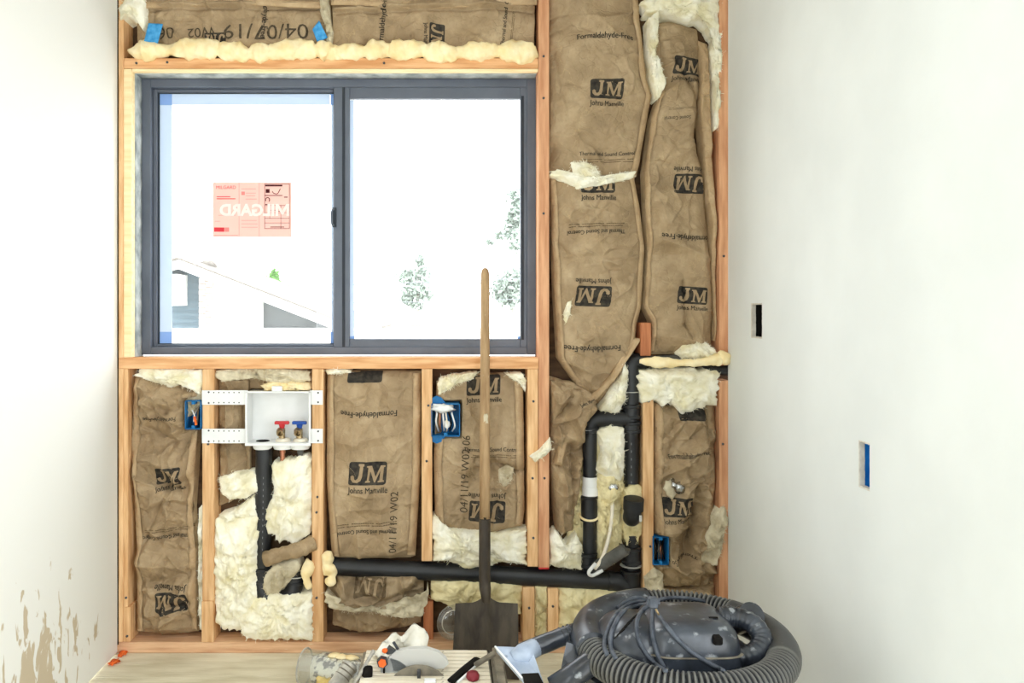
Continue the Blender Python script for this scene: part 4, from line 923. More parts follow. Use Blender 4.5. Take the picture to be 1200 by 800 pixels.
for px, m in ((330.5, 'red_plastic'), (351, 'blue_plastic')):
    q = P(px, 516, Y0 + .02); zz = z0
    obj('valve_seat', lathe([(.026, .002), (.026, .008), (.020, .014), (.0001, .014)], (q.x + .003, q.y + .006, zz), (0, 0, 1), 20), 'pvc_cream', wb)
    body = obj('valve', tube([(q.x, q.y, zz + .01), (q.x, q.y, zz + .048)], lambda i, n: .011, 14), 'brass', wb, angle=40)
    obj('spout', lathe([(.008, .012), (.0135, .012), (.0135, -.008), (.0115, -.014), (.009, -.014), (.009, .005), (.0001, .005)], (q.x - .004, q.y - .012, zz + .036), (-.2, 1, .25), 18), 'brass', body, angle=40)
    hz = zz + .056
    obj('valve_handle', join(box((q.x - .025, q.x + .025), (q.y - .008, q.y + .008), (hz + .006, hz + .017), .002), tube([(q.x, q.y, hz - .008), (q.x, q.y, hz + .008)], [.008, .012], 12)), m, body, smooth=False)
def arm(a, b, t, u, holes):
    ar = obj('mounting_arm', box((X(a), X(b)), (Y0 - .0045, Y0 - .002), (Z(u), Z(t)), .0006), 'pvc_white', wb, smooth=False)
    for hx, hy, hr in holes:
        obj('nail_hole', lathe([(.0001, -.0004), (hr, -.0004), (hr, .0016)], (X(hx), Y0 - .0045, Z(hy)), (0, 1, 0), 8), 'screw' if hr > .003 else 'dark', ar)
for t, u in ((457, 474), (502, 519)):
    arm(237, 291, t, u, [(245, t + 2.2, .0034), (245, u - 2.2, .0034)] + [(251 + 5.9 * i, yy, .0022) for i in range(6) for yy in (t + 2.6, u - 2.6)])
    arm(363, 378.5, t, u, [(373, t + 3, .0034), (373, u - 3, .0034)])
for px, m in ((331, 'copper'), (352, 'abs_dusty')):
    q = P(px, 528, Y0 + .028)
    obj('riser', join(tube([(q.x, q.y, z0 - .02), (q.x, q.y, z0 - .075)], .0085, 12), tube([(q.x, q.y, z0 - .022), (q.x, q.y, z0 - .04)], .011, 12)), m, wb, angle=40)

# ------------------------------------------------------------------ blue boxes
def blue_box(name, label, x0, x1, y0, y1, yf, depth=.075, wires=(), mat='box_blue', wings=False):
    e = empty(name, P((x0 + x1) / 2, y1), label, 'electrical box'); t = .0028
    a, b, c, d = X(x0), X(x1), Z(y1), Z(y0); yb = yf + depth
    obj('box_shell', join(box((a, b), (yb - t, yb), (c, d)), box((a, a + t), (yf, yb), (c, d)), box((b - t, b), (yf, yb), (c, d)), box((a, b), (yf, yb), (d - t, d)), box((a, b), (yf, yb), (c, c + t))), mat, e, smooth=False)
    for zz in (c + .008, d - .008): obj('screw_post', box(((a + b) / 2 - .006, (a + b) / 2 + .006), (yf + .001, yf + .04), (zz - .005, zz + .005), .001), mat, e, smooth=False)
    if wings:
        for s, z in ((1, d), (-1, c)):
            obj('nailing_ear', prism([(a + .002, z), (a + .05, z), (a + .034, z + s * .02), (a + .018, z + s * .026), (a + .002, z + s * .018)], yf + .012, yf + .018), mat, e, smooth=False)
    for m, r, pts in wires: obj('wire', tube(smoothpath([P(x, y, Y0 + dy) for x, y, dy in pts], 6), r, 8), m, e)
    return e
blue_box('electrical_box', 'small blue outlet box at left with an orange wire nut', 217.5, 236.5, 469, 502.5, Y0 - .008,
         wires=(('pvc_white', .0024, ((222, 474, .05), (226, 482, .01), (230, 492, .0))), ('orange_paint', .0045, ((228, 488, .0), (230, 498, -.006))), ('pvc_cream', .0022, ((233, 476, .05), (228, 486, .01), (227, 494, .0)))))
bb = blue_box('electrical_box', 'square blue junction box stuffed with white wires in mid wall', 505.5, 539, 472.5, 511, Y0 - .008, wings=True,
         wires=[(m, .003, ((510 + 4 * i, 478 + (i % 3) * 3, .04), (512 + 3.5 * i, 484, -.006), (511 + 4.4 * i, 494 + (i % 2) * 4, -.008), (514 + 3.2 * i, 505, .03))) for i, m in enumerate(('pvc_white', 'copper', 'pvc_white', 'pvc_cream', 'dark', 'pvc_white'))])
obj('plaster_splat', join(blob(P(519, 478, Y0 - .01), (.034, .008, .014), 3, .7, 5, 2), blob(P(524, 497, Y0 - .006), (.01, .006, .016), 2, .5, 4, 5)), 'pvc_white', bb)
blue_box('electrical_box', 'upright blue outlet box with dark wires in the right corner bay', 764.5, 783, 628, 661, Y0 - .008, mat='box_blue',
         wires=[(m, .003, ((768 + 3 * i, 633, .05), (770 + 2 * i, 642, .0), (769 + 3 * i, 655, .02))) for i, m in enumerate(('dark', 'abs_dusty', 'copper', 'dark'))])
for k, (a, b, c, d) in enumerate(HOLES):   # boxes behind the cut holes in the right drywall; upper one added black as shade
    lab = ('black box added to darken the small hole cut high in the right wall', 'bright blue outlet box behind the lower hole in the right wall')[k]
    mt = ('dark', 'box_blue_bright')[k]; e = empty('electrical_box', (XR + .0135, (a + b) / 2, c), lab, 'electrical box'); t = .002
    x0, x1 = XR + .0135, XR + .075; a -= .002; b += .002; c -= .002; d += .002
    obj('box_shell', join(box((x1 - t, x1), (a, b), (c, d)), box((x0, x1), (a, a + t), (c, d)), box((x0, x1), (b - t, b), (c, d)), box((x0, x1), (a, b), (c, c + t)), box((x0, x1), (a, b), (d - t, d))), mt, e, smooth=False)
    obj('screw_post', box((x0 + .002, x0 + .03), ((a + b) / 2 - .005, (a + b) / 2 + .005), (d - .014, d - .004), .001), mt, e, smooth=False)

# ------------------------------------------------------------------ tape scraps and paint marks
def tape(label, quad, Y, seed):
    vs, fs = [], []; n = 8
    for j in range(n + 1):
        for i in range(n + 1):
            u, v = i / n, j / n
            x = lerp(lerp(quad[0][0], quad[1][0], u), lerp(quad[3][0], quad[2][0], u), v); y = lerp(lerp(quad[0][1], quad[1][1], u), lerp(quad[3][1], quad[2][1], u), v)
            vs.append(P(x, y, Y + .004 * noise.noise(Vector((x * .2, y * .2, seed)))))
    m = len(vs); vs += [v + Vector((0, .0008, 0)) for v in vs]
    for j in range(n):
        for i in range(n):
            a = j * (n + 1) + i; fs += [(a, a + n + 1, a + n + 2, a + 1), (m + a, m + a + 1, m + a + n + 2, m + a + n + 1)]
    rg = [i for i in range(n + 1)] + [j * (n + 1) + n for j in range(1, n + 1)] + [n * (n + 1) + i for i in range(n - 1, -1, -1)] + [j * (n + 1) for j in range(n - 1, 0, -1)]
    fs += [(rg[k], rg[(k + 1) % len(rg)], m + rg[(k + 1) % len(rg)], m + rg[k]) for k in range(len(rg))]
    return obj('masking_tape', (vs, fs), 'tape_blue', label=label, cat='tape')
tape('blue masking tape scrap on the dated batt at upper left', ((174, 27), (191, 28), (184, 54), (168, 51)), Y0 - .012, 1)
tape('curled blue masking tape scrap between the batts over the window', ((366, 34), (374, 24), (384, 44), (372, 50)), Y0 - .014, 2)
for px, py, Y, lab in ((141, 763.5, 2.795, 'orange paint blot at the end of the bottom plate'), (128, 776, 2.72, 'orange paint streak on the floor by the left wall')):
    p = P(px, py, Y); obj('paint_blot', blob((max(p.x, XL + .022), Y - .004, .006), (.013, .022, .004), 3, 1.1, 3, px), 'orange_paint', label=lab, cat='paint')

# ------------------------------------------------------------------ sticker on the left pane
YS = YW + .0355
stk = empty('window_sticker', P(295, 278, YS), 'pink translucent maker sticker with mirrored lettering on the left pane', 'sticker')
def flat(name, x0, x1, y0, y1, mat, lift=0.): 
    a, b = P(x0, y1, YS), P(x1, y0, YS); obj(name, box((a.x, b.x), (YS - lift - .0004, YS - lift), (a.z, b.z)), mat, stk, smooth=False)
flat('film', 249.5, 342, 213.5, 278, 'sticker_film')
flat('panel', 280, 280.4, 214, 277.5, 'sticker_pink', .0006); flat('panel', 303.6, 304, 214, 277.5, 'sticker_pink', .0006)
def label_text(t, cx, cy, w, mat, mirror=False, bold=0., hs=1., lift=.0012, rot=0):
    v, f, _ = text2d(t, 0, bold); s = -1 if mirror else 1
    vs = [P(cx + s * a * w, cy - b * w * hs, YS) - Vector((0, lift, 0)) for a, b in v]
    obj('lettering', (vs, f), mat, stk, smooth=False)
label_text('ILGARD', 289.5, 246, 64, 'sticker_white', True, .045, 1.0, .0016)
ch = text2d('ILGARD', 0, .045)[2] * 64 / 2 * .97      # the block M of the same word, mirrored like the rest
mp_ = [(-8, -1), (-8, 1), (-4.6, 1), (0, -.1), (4.6, 1), (8, 1), (8, -1), (4.8, -1), (4.8, .25), (1.2, -.75), (-1.2, -.75), (-4.8, .25), (-4.8, -1)]
obj('lettering', ([P(331 + a, 246 - b * ch, YS) - Vector((0, .0016, 0)) for a, b in mp_], [tuple(t) for t in tessellate_polygon([[Vector((a, b, 0)) for a, b in mp_]])]), 'sticker_white', stk, smooth=False)
label_text('MILGARD', 265, 219.5, 23, 'sticker_red', False, .0)
for y, a, b in ((230, 254, 270), (232.5, 254, 276)): flat('print_line', a, b, y, y + .9, 'sticker_red', .001)
for y, a, b in ((252, 256, 276), (259, 252, 258), (275.4, 251, 279), (221, 283, 300), (226, 288, 300), (229, 288, 299), (233, 288, 301), (258, 283, 301), (262, 283, 302), (266, 283, 302)): flat('print_line', a, b, y, y + .5, 'sticker_pink', .001)
flat('red_bar', 251, 263, 266.5, 271.5, 'sticker_red', .001); flat('pink_bar', 263.4, 268.5, 266.5, 271.5, 'sticker_pink', .001)
flat('crossed_box', 283, 287, 224.5, 228.5, 'sticker_pink', .001)
for x0_, x1_, y0_, y1_ in ((310, 339.5, 215.3, 215.8), (310, 310.5, 215.3, 268), (339, 339.5, 215.3, 268), (310, 339.5, 267.6, 268.1), (311, 331, 216.5, 218.4), (311.5, 316, 221.5, 226), (310.5, 331, 228.6, 229.4),
                           (311, 316, 239, 240), (310, 339.5, 240.6, 241), (310, 339.5, 249, 249.4), (310, 339.5, 255.5, 255.9), (310, 339.5, 261, 261.4), (316, 316.4, 240.6, 256), (329, 329.4, 240.6, 268),
                           (317, 324, 246, 246.6), (326, 333, 247, 247.8), (317, 333, 265.6, 266.4), (333, 337, 230.5, 231.5)):
    flat('print_line', x0_, x1_, y0_, y1_, 'sticker_black', .001)
obj('fan_sketch', tube(smoothpath([P(319, 224, YS - .001), P(321, 226.5, YS - .001), P(325, 227, YS - .001), P(327, 224, YS - .001), P(328.5, 221, YS - .001)], 5), .0012, 6), 'sticker_black', stk)
obj('round_mark', tube([P(313.6 + 2.3 * math.cos(t), 234 - 2.5 * math.sin(t), YS - .001) for t in [-.9 + k * .33 for k in range(15)]], .0014, 6), 'sticker_black', stk)

# ------------------------------------------------------------------ shovel leaning on the wall
sh = empty('shovel', (P(568, 765, 2.66).x, 2.6, 0), 'square-mouth shovel with worn wooden handle leaning against the wall', 'shovel')
top, mid, soc, foot = P(568.5, 314, 2.79), P(568, 612, 2.70), P(568, 680, 2.675), P(571, 716, 2.655)
hp = [top.lerp(mid, t) for t in (0, .008, .02, .06, .3, .6, .8, 1)]
obj('handle', tube(hp, [.006, .012, .0145, .0155, .016, .017, .0175, .0175], 18), 'handle_wood', sh)
obj('socket', tube(smoothpath([mid + (top - mid) * .015, mid, P(568, 650, 2.685), soc, P(569, 695, 2.655), foot, P(571, 740, 2.63)], 6), lambda i, n: lerp(.0195, .0185, i / n) if i < n * .6 else lerp(.0185, .006, (i / n - .6) / .4), 18), 'shovel_steel', sh)
def blade():                               # dished plate with rounded shoulders and a raised spine, ~4 mm thick
    vs, fs = [], []; nu, nv = 28, 20
    for side in (0, 1):
        for j in range(nv + 1):
            for i in range(nu + 1):
                u, v = i / nu * 2 - 1, j / nv
                w = lerp(1.0, 1.0, v); sx = lerp(36.5, 39.5, v)
                Yb = lerp(2.652, 2.585, v)
                py = lerp(706, 795, v)
                if v == 0 and abs(u) < .5: py -= 5.5 * (1 - (abs(u) / .5)) ** 2 * 2
                p = P(570 + u * sx - 1.5 * v, py, Yb)
                p.y += -.010 * (u * u) + .010 * math.exp(-(u / .12) ** 2) * -(1 - v) + .004 * side
                vs.append(p)
    m = (nu + 1) * (nv + 1)
    for j in range(nv):
        for i in range(nu):
            a = j * (nu + 1) + i; fs += [(a, a + nu + 1, a + nu + 2, a + 1), (m + a, m + a + 1, m + a + nu + 2, m + a + nu + 1)]
    rg = [i for i in range(nu + 1)] + [j * (nu + 1) + nu for j in range(1, nv + 1)] + [nv * (nu + 1) + i for i in range(nu - 1, -1, -1)] + [j * (nu + 1) for j in range(nv - 1, 0, -1)]
    fs += [(rg[k], rg[(k + 1) % len(rg)], m + rg[(k + 1) % len(rg)], m + rg[k]) for k in range(len(rg))]
    return vs, fs
bv = blade(); zmin = min(v.z for v in bv[0])
obj('blade', (bv[0], bv[1]), 'shovel_steel', sh, angle=40)
obj('plaster_fleck', blob(P(569, 491, 2.722), (.009, .006, .022), 2, .6, 4, 1), 'fluff_grey', sh)

# ------------------------------------------------------------------ clear lid behind the shovel
ld = empty('clear_dish', P(520, 748, 2.78), 'clear round plastic dish standing on the bottom plate behind the shovel blade', 'dish')
cl = P(531, 729, 2.79); ax = Vector((.35, -1, .1)).normalized(); ux = ax.orthogonal().normalized(); uy = ax.cross(ux)
obj('rim', tube([cl + (ux * math.cos(t) + uy * math.sin(t)) * .056 for t in [k * math.pi / 20 for k in range(40)]], .0035, 8, closed=True), 'jar_plastic', ld)
obj('disc', lathe([(.0001, 0), (.03, .001), (.034, .004), (.054, .004), (.054, .007), (.0001, .004)], cl, ax, 32), 'jar_plastic', ld)
obj('edge_bead', tube([cl + (ux * math.cos(t) + uy * math.sin(t)) * .04 for t in [k * math.pi / 20 for k in range(40)]], .0018, 6, closed=True), 'pvc_cream', ld)

# ------------------------------------------------------------------ jar lying on the floor
jr = empty('plastic_jar', P(392, 795, 2.6), 'clear paint-smeared plastic jar lying on its side on the floor', 'jar')
JY = 2.56; rj = .054
ja, jb = Vector((P(357, 778, JY).x, JY, rj + .004)), Vector((P(430, 778, JY).x, JY - .06, rj + .004)); jd = (jb - ja); jl = jd.length
obj('jar_wall', lathe([(rj, 0), (rj, jl), (rj - .003, jl), (rj - .003, .004), (.0001, .004)], ja, jd, 36), 'jar_plastic', jr, angle=40)
obj('jar_rim', tube([ja + Matrix.Rotation(k * math.pi / 18, 3, jd.normalized()) @ (jd.orthogonal().normalized() * (rj + .001)) for k in range(36)], .003, 8, closed=True), 'can_dull', jr)
inner = lathe([(.0001, .03), (rj * .7, .035), (rj - .005, .06), (rj - .005, jl * .5), (rj - .008, jl * .85), (rj * .55, jl * .97), (.0001, jl * .9)], ja, jd, 36)
obj('paint_residue', ([v + noise.noise_vector(v * 60) * .004 for v in inner[0]], inner[1]), 'paint_mess', jr)
obj('dark_mouth', lathe([(.0001, jl * .93), (rj * .84, jl * .96), (rj * .9, jl * .99), (.0001, jl * .95)], ja, jd, 28), 'dark', jr)
obj('yellow_lump', blob(ja + jd * .42 + Vector((0, -rj * .86, -rj * .3)), (.032, .012, .022), 3, .5, 3, 6), 'plaster_yellow', jr)
for t, c in ((.5, 1), (.62, 2), (.8, 4)):
    obj('foam_crumb', blob(ja + jd * t + Vector((0, -.01, rj * .98)), (.02, .016, .006), 2, .6, 4, c), 'foam', jr)

# ------------------------------------------------------------------ tile saw in front of the shovel
ts = empty('tile_saw', P(510, 800, 2.2), 'tabletop tile saw with ribbed cream table and clear blade guard', 'tile saw')
ZT = .20
def G(px, py, z):                          # point seen at (px, py) lying at height z
    Y = (H - z) * FPX / (py - VY); return P(px, py, Y)
bk = G(500, 763, ZT).y; fr = bk - .34
xr = G(590, 770, ZT).x; xl = G(424, 770, ZT).x
obj('saw_body', join(box((xl + .02, xr - .01), (fr + .02, bk - .01), (.02, ZT - .03), .012, 2), *[box((a, a + .03), (b, b + .03), (0, .022), .003) for a in (xl + .03, xr - .05) for b in (fr + .03, bk - .05)]), 'saw_grey', ts, smooth=False)
tb = obj('saw_table', box((xl, xr), (fr, bk), (ZT - .03, ZT), .003), 'saw_grey', ts, smooth=False)
for k in range(14):
    y = bk - .014 - k * .0235
    obj('table_rib', box((xl + .01, xr - .045), (y - .0088, y + .0088), (ZT - .001, ZT + .006), .0012), 'saw_table', tb, smooth=False)
obj('fence_rail', box((xr - .03, xr - .006), (fr, bk), (ZT, ZT + .012), .002), 'saw_grey', ts, smooth=False)
obj('fence_rail', box((xr - .041, xr - .038), (fr, bk - .002), (ZT, ZT + .004)), 'dark', ts, smooth=False)
obj('rear_edge', box((xl + .06, xr - .1), (bk - .001, bk + .003), (ZT - .004, ZT + .004), .001), 'saw_grey', ts, smooth=False)
# blade and guard
bc = P(491, 818, 2.17)
obj('saw_blade', lathe([(.0001, -.0012), (.076, -.0012), (.09, -.0016), (.09, .0016), (.076, .0012), (.0001, .0012)], bc, (0, 1, .0), 48), 'saw_grey', ts, angle=30)
obj('blade_clip', box((P(489, 792, 2.16).x, P(493, 792, 2.16).x), (2.15, 2.163), (P(490, 802, 2.16).z, P(490, 784, 2.16).z), .001), 'vac_body', ts, smooth=False)
def guard(pts):
    out = pts
    v0 = [P(x, y, 2.185) for x, y in out]; v1 = [P(x, y, 2.225) + Vector((0, .0, .006)) for x, y in out]; vm = [a.lerp(b, .5) + Vector((0, 0, .004)) for a, b in zip(v0, v1)]
    n = len(out); vs = v0 + vm + v1; fs = [tuple(range(n))[::-1], tuple(range(2 * n, 3 * n))]
    for k in range(2): fs += [(k * n + i, k * n + (i + 1) % n, (k + 1) * n + (i + 1) % n, (k + 1) * n + i) for i in range(n)]
    return vs, fs
obj('blade_guard', guard([(456, 770), (464, 763), (480, 760), (500, 759.5), (514, 764), (523, 772), (525.5, 778), (520, 783), (500, 784.5), (478, 784.5), (462, 786)]), 'guard_plastic', ts, smooth=False)
obj('guard_lobe', guard([(446, 797), (446, 783), (450, 775), (458, 771), (468, 774), (476, 780), (473, 788), (462, 795), (454, 798)]), 'guard_clear', ts, smooth=False)
kc = P(448, 776.5, 2.17)
obj('knob_base', lathe([(.0001, 0), (.0155, 0), (.0155, .012), (.0001, .012)], kc, (0, 1, 0), 6), 'vac_body', ts, smooth=False)
obj('guard_knob', lathe([(.0001, -.006), (.0105, -.006), (.0115, -.003), (.0115, .002), (.0001, .002)], kc, (0, 1, 0), 6), 'orange_paint', ts, smooth=False)
obj('guard_arm', tube([P(450, 782, 2.18), P(450, 788, 2.18)], .003, 8), 'dark', ts)
obj('bracket', prism([(P(x, y, 2.2).x, P(x, y, 2.2).z) for x, y in ((451, 763), (456, 755), (463, 760), (467, 763), (455, 765))], 2.19, 2.2), 'vac_body', ts, smooth=False)
obj('bracket', tube([P(461, 752, 2.2), P(468, 763, 2.2)], .004, 8), 'vac_body', ts)
obj('orange_lever', blob(P(451, 762, 2.19), (.008, .006, .007), 2, .2, 2), 'orange_paint', ts)
obj('side_knob', lathe([(.0001, 0), (.014, 0), (.016, .005), (.016, .02), (.012, .026), (.0001, .026)], P(436, 787, 2.17), (-1, -.2, .1), 14), 'dark', ts, angle=40)
obj('side_lever', tube([P(416, 800, 2.15), P(424, 786, 2.16), P(438, 762, 2.2)], .005, 8), 'can_dull', ts)
obj('front_plate', box((P(497, 795, 2.13).x, P(511, 795, 2.13).x), (2.12, 2.14), (P(500, 815, 2.13).z, P(500, 796, 2.13).z), .002), 'pvc_white', ts, smooth=False)
# crumpled white plastic behind the guard
def sheet_bag():
    vs, fs = [], []; nu, nv = 40, 26
    outl = [(438, 762), (446, 752), (458, 744), (470, 738), (484, 735), (498, 737), (503, 745), (500, 755), (510, 762), (516, 768)]
    for j in range(nv + 1):
        for i in range(nu + 1):
            u, v = i / nu, j / nv; k = u * (len(outl) - 1); a = int(min(k, len(outl) - 2)); f = k - a
            ox, oy = lerp(outl[a][0], outl[a + 1][0], f), lerp(outl[a][1], outl[a + 1][1], f)
            bx, by = lerp(446, 512, u), lerp(774, 772, u)
            x, y = lerp(bx, ox, v), lerp(by, oy, v); q = P(x, y, 2.30)
            q.y -= .03 * math.sin(v * 2.6) + paper(x * K, y * K, 91, .05, 26) - .02 * abs(math.sin(u * 13 + v * 2)) * v
            vs.append(q)
    m = len(vs); vs += [v + Vector((0, .002, 0)) for v in vs]
    for j in range(nv):
        for i in range(nu):
            a = j * (nu + 1) + i; fs += [(a, a + 1, a + nu + 2, a + nu + 1), (m + a, m + a + nu + 1, m + a + nu + 2, m + a + 1)]
    rg = [i for i in range(nu + 1)] + [j * (nu + 1) + nu for j in range(1, nv + 1)] + [nv * (nu + 1) + i for i in range(nu - 1, -1, -1)] + [j * (nu + 1) for j in range(nv - 1, 0, -1)]
    fs += [(rg[k], rg[(k + 1) % len(rg)], m + rg[(k + 1) % len(rg)], m + rg[k]) for k in range(len(rg))]
    return vs, fs
obj('plastic_bag', sheet_bag(), 'bag_white', label='crumpled white plastic bag slumped on the tile saw behind the guard', cat='bag')
# can in front of the jar, and bits on the saw table
cn = empty('metal_can', P(402, 800, 2.3), 'small dull metal can tipped in front of the jar', 'can')
c0, c1 = P(392, 806, 2.28), P(411, 779, 2.32)
obj('can_wall', lathe([(.023, 0), (.024, .004), (.023, .01), (.023, .03), (.024, .034), (.023, .038), (.023, (c1 - c0).length), (.0001, (c1 - c0).length - .004)], c0, c1 - c0, 24), 'can_dull', cn, angle=40)
for k in range(3): obj('can_rib', lathe([(.0232, 0), (.0245, .002), (.0232, .004)], c0.lerp(c1, .45 + .2 * k), c1 - c0, 24), 'saw_grey', cn)
cs = empty('scraper', G(545, 790, ZT), 'black-handled scraper lying across the ribbed saw table', 'scraper')
s0, s1 = G(529, 803, ZT) + Vector((0, 0, .012)), G(559, 777, ZT) + Vector((0, 0, .012))
obj('handle', tube([s0, s0.lerp(s1, .5), s1], [.013, .014, .012], 8, flat=(Vector((0, 0, 1)), .5)), 'dark', cs, smooth=False)
obj('edge_strip', tube([s0 + Vector((.016, -.004, -.002)), s1 + Vector((.012, -.006, -.002))], .0035, 6), 'pvc_white', cs)
obj('red_grip', blob(G(554, 797, ZT) + Vector((0, 0, .012)), (.018, .028, .010), 3, .15, 2, 3), 'red_dark', cs)
sk = empty('stirring_stick', G(570, 780, ZT), 'grey dusty stick leaning from the saw table to the nozzle', 'stick')
obj('shaft', tube([G(557, 784, ZT) + Vector((0, 0, .012)), P(581, 764, 2.2)], .0075, 8), 'saw_grey', sk, smooth=False)

# ------------------------------------------------------------------ shop vacuum
VYc = 1.85
vc = empty('shop_vacuum', (P(790, 0, VYc).x, VYc, 0), 'dusty black shop vacuum wrapped in its hose and power cord', 'vacuum')
def V(px, py, dy=0.): return P(px, py, VYc + dy)
cx = P(800, 0, VYc).x
obj('drum', lathe([(.0001, .05), (.165, .05), (.178, .065), (.195, .30), (.200, .34), (.207, .345), (.207, .365), (.19, .372), (.0001, .372)], (cx - .02, VYc, 0), (0, 0, 1), 40), 'vac_body', vc, angle=40)
for k in range(4):
    t = math.pi / 4 + k * math.pi / 2; q = Vector((cx - .02 + .17 * math.cos(t), VYc + .17 * math.sin(t), .028))
    cst = obj('caster', lathe([(.0001, -.012), (.024, -.012), (.028, -.008), (.028, .008), (.024, .012), (.0001, .012)], q, (math.sin(t), -math.cos(t), 0), 18), 'dark', vc, angle=40)
    obj('caster_fork', box((q.x - .012, q.x + .012), (q.y - .012, q.y + .012), (.05, .075), .003), 'vac_body', cst, smooth=False)
def superbox(c, r, ex, taper=0., shear=0., n=28, ex2=None):
    vs, fs = [], []; nv = n // 2; ex2 = ex2 or ex
    sp = lambda a, e: math.copysign(abs(a) ** (2 / e), a)
    for j in range(nv + 1):
        ph = -math.pi / 2 + math.pi * j / nv
        for i in range(n * 2):
            th = math.pi * i / n
            cz = sp(math.sin(ph), ex2); cr = sp(math.cos(ph), ex2); x, y = sp(math.cos(th), ex) * cr, sp(math.sin(th), ex) * cr
            k = 1 - taper * max(0, cz)
            vs.append(Vector((c[0] + r[0] * x * k + shear * cz, c[1] + r[1] * y * k, c[2] + r[2] * cz)))
    m = n * 2
    for j in range(nv):
        for i in range(m): fs.append((j * m + i, j * m + (i + 1) % m, (j + 1) * m + (i + 1) % m, (j + 1) * m + i))
    return vs, fs
hc = V(791, 755)
obj('lid', superbox((cx - .01, VYc, .385), (.19, .19, .035), 2.6, .1), 'vac_body', vc)
hd = obj('motor_housing', superbox((V(800, 0).x, VYc - .02, .425), (.104, .105, .077), 5.0, .06, ex2=4.6), 'vac_body', vc)
SURF = []
obj('side_dome', superbox((V(742, 0).x, VYc - .01, .425), (.084, .10, .066), 3.2, .16, ex2=2.8), 'vac_body', vc)
obj('seam_band', superbox((V(800, 0).x, VYc - .02, .440), (.1075, .1085, .0025), 5.0, ex2=4), 'saw_grey', vc)
zt = .502
obj('switch_hole', box((V(820, 0, -.03).x, V(830, 0, -.03).x), (VYc - .128, VYc - .08), (.468, .486), .003), 'dark', hd, smooth=False)
obj('top_slot', box((V(821, 0).x, V(831, 0).x), (VYc - .06, VYc - .055), (zt - .004, zt + .0008)), 'dark', hd, smooth=False)
# carry handle loop on the right: ribbed tube
hl = smoothpath([V(842, 722, .0), V(862, 723, .0), V(882, 731, -.02), V(893, 748, -.045), V(886, 764, -.07), V(866, 770, -.085), V(846, 766, -.085)], 12)
def rib(base, d, pitch): return lambda i, n: base + d * max(0, math.sin(i * pitch))
obj('carry_handle', tube(hl, rib(.0215, .0018, 1.6), 18), 'vac_body', vc)
# exhaust port
obj('exhaust_port', pipe_open(V(864, 728, .10), V(881, 721, .02), .030, .004, 24), 'vac_body', vc, angle=40)
# hose ring
def hose(pts, r, seg, corr=.0042, pitch=.0085, smooth_from=None):
    path = smoothpath(pts, seg); L = 0; rad = []; fine = [path[0]]
    step = pitch / 6
    out = []; acc = 0
    for a, b in zip(path, path[1:]):
        l = (b - a).length; n = max(1, int(round(l / step)))
        for k in range(n): out.append(a.lerp(b, k / n))
    out.append(path[-1])
    return out, (lambda i, n: r - corr * (.5 - .5 * math.cos(2 * math.pi * i / 6)) ** 1.5)
Zr = H - (753 - VY) * VYc / FPX
rc = Vector((cx, VYc, Zr)); rr = .212
ringpts = []
for k in range(25):                        # one and a bit turns: starts at the rear left, comes round the front, ends rear left, climbing over itself
    t = math.radians(128 + k * 360 / 24.0)
    lift = .012 * math.sin(t * 1.0 + .4)
    ringpts.append(rc + Vector((rr * math.cos(t), rr * math.sin(t), lift)))
hp_, hr_ = hose(ringpts, .0365, 6, .0062, .0108)
obj('hose', tube(hp_, hr_, 20), 'vac_hose', vc)
# smooth cuff section of the hose at the left
cuff = smoothpath([rc + Vector((rr * math.cos(math.radians(a)), rr * math.sin(math.radians(a)), .012 * math.sin(math.radians(a) + .4) + .004)) for a in range(98, 190, 7)], 4)
obj('hose_cuff', tube(cuff, lambda i, n: .0415 - .003 * abs(2 * i / n - 1), 22), 'vac_body', vc)
cuff2 = smoothpath([rc + Vector((rr * math.cos(math.radians(a)), rr * math.sin(math.radians(a)), .012 * math.sin(math.radians(a) + .4))) for a in range(-30, 48, 6)], 4)
obj('hose_cuff', tube(cuff2, lambda i, n: .0378 - .001 * abs(2 * i / n - 1), 22), 'vac_hose', vc)
# power cord, draped: each path is laid on the surfaces below it
from mathutils.bvhtree import BVHTree
def solid(*names):
    vs, fs = [], []
    for o in vc.children:
        if o.name.split('.')[0] in names:
            off = offset_of(o); n = len(vs); vs += [v.co + off for v in o.data.vertices]; fs += [tuple(i + n for i in p.vertices) for p in o.data.polygons]
    return BVHTree.FromPolygons(vs, fs)
BV = solid('motor_housing', 'side_dome', 'lid', 'hose', 'hose_cuff', 'drum')
def lay(pts, r, mat='cord', name='power_cord', sink=.7):
    path = smoothpath([(x, y, 0) for x, y in pts], 10); out = []; eye = Vector((0, 0, H))
    for q in path:
        d = (P(q.x, q.y, VYc) - eye).normalized(); hit = BV.ray_cast(eye, d, 5)[0]
        out.append((hit if hit else eye + d * (VYc / d.y)) - d * r * sink)
    for _ in range(3): out = [out[0]] + [(a + b * 2 + c) / 4 for a, b, c in zip(out, out[1:], out[2:])] + [out[-1]]
    obj(name, tube(out, r, 8), mat, vc)
lay([(764, 706), (750, 704), (735, 708), (722, 720), (712, 738), (708, 756), (712, 768)], .005)
lay([(764, 708), (748, 709), (732, 715), (722, 728), (716, 744), (716, 760), (722, 772)], .005)
lay([(764, 708), (752, 716), (746, 730), (748, 748), (756, 764), (768, 778), (780, 786)], .005)
lay([(765, 710), (764, 725), (765, 745), (770, 765), (778, 782)], .005)
lay([(767, 710), (773, 722), (788, 742), (808, 762), (830, 776), (848, 786)], .005)
lay([(768, 706), (774, 702), (790, 700), (808, 701), (826, 704)], .005)
lay([(760, 704), (748, 700), (736, 703), (724, 712)], .005)
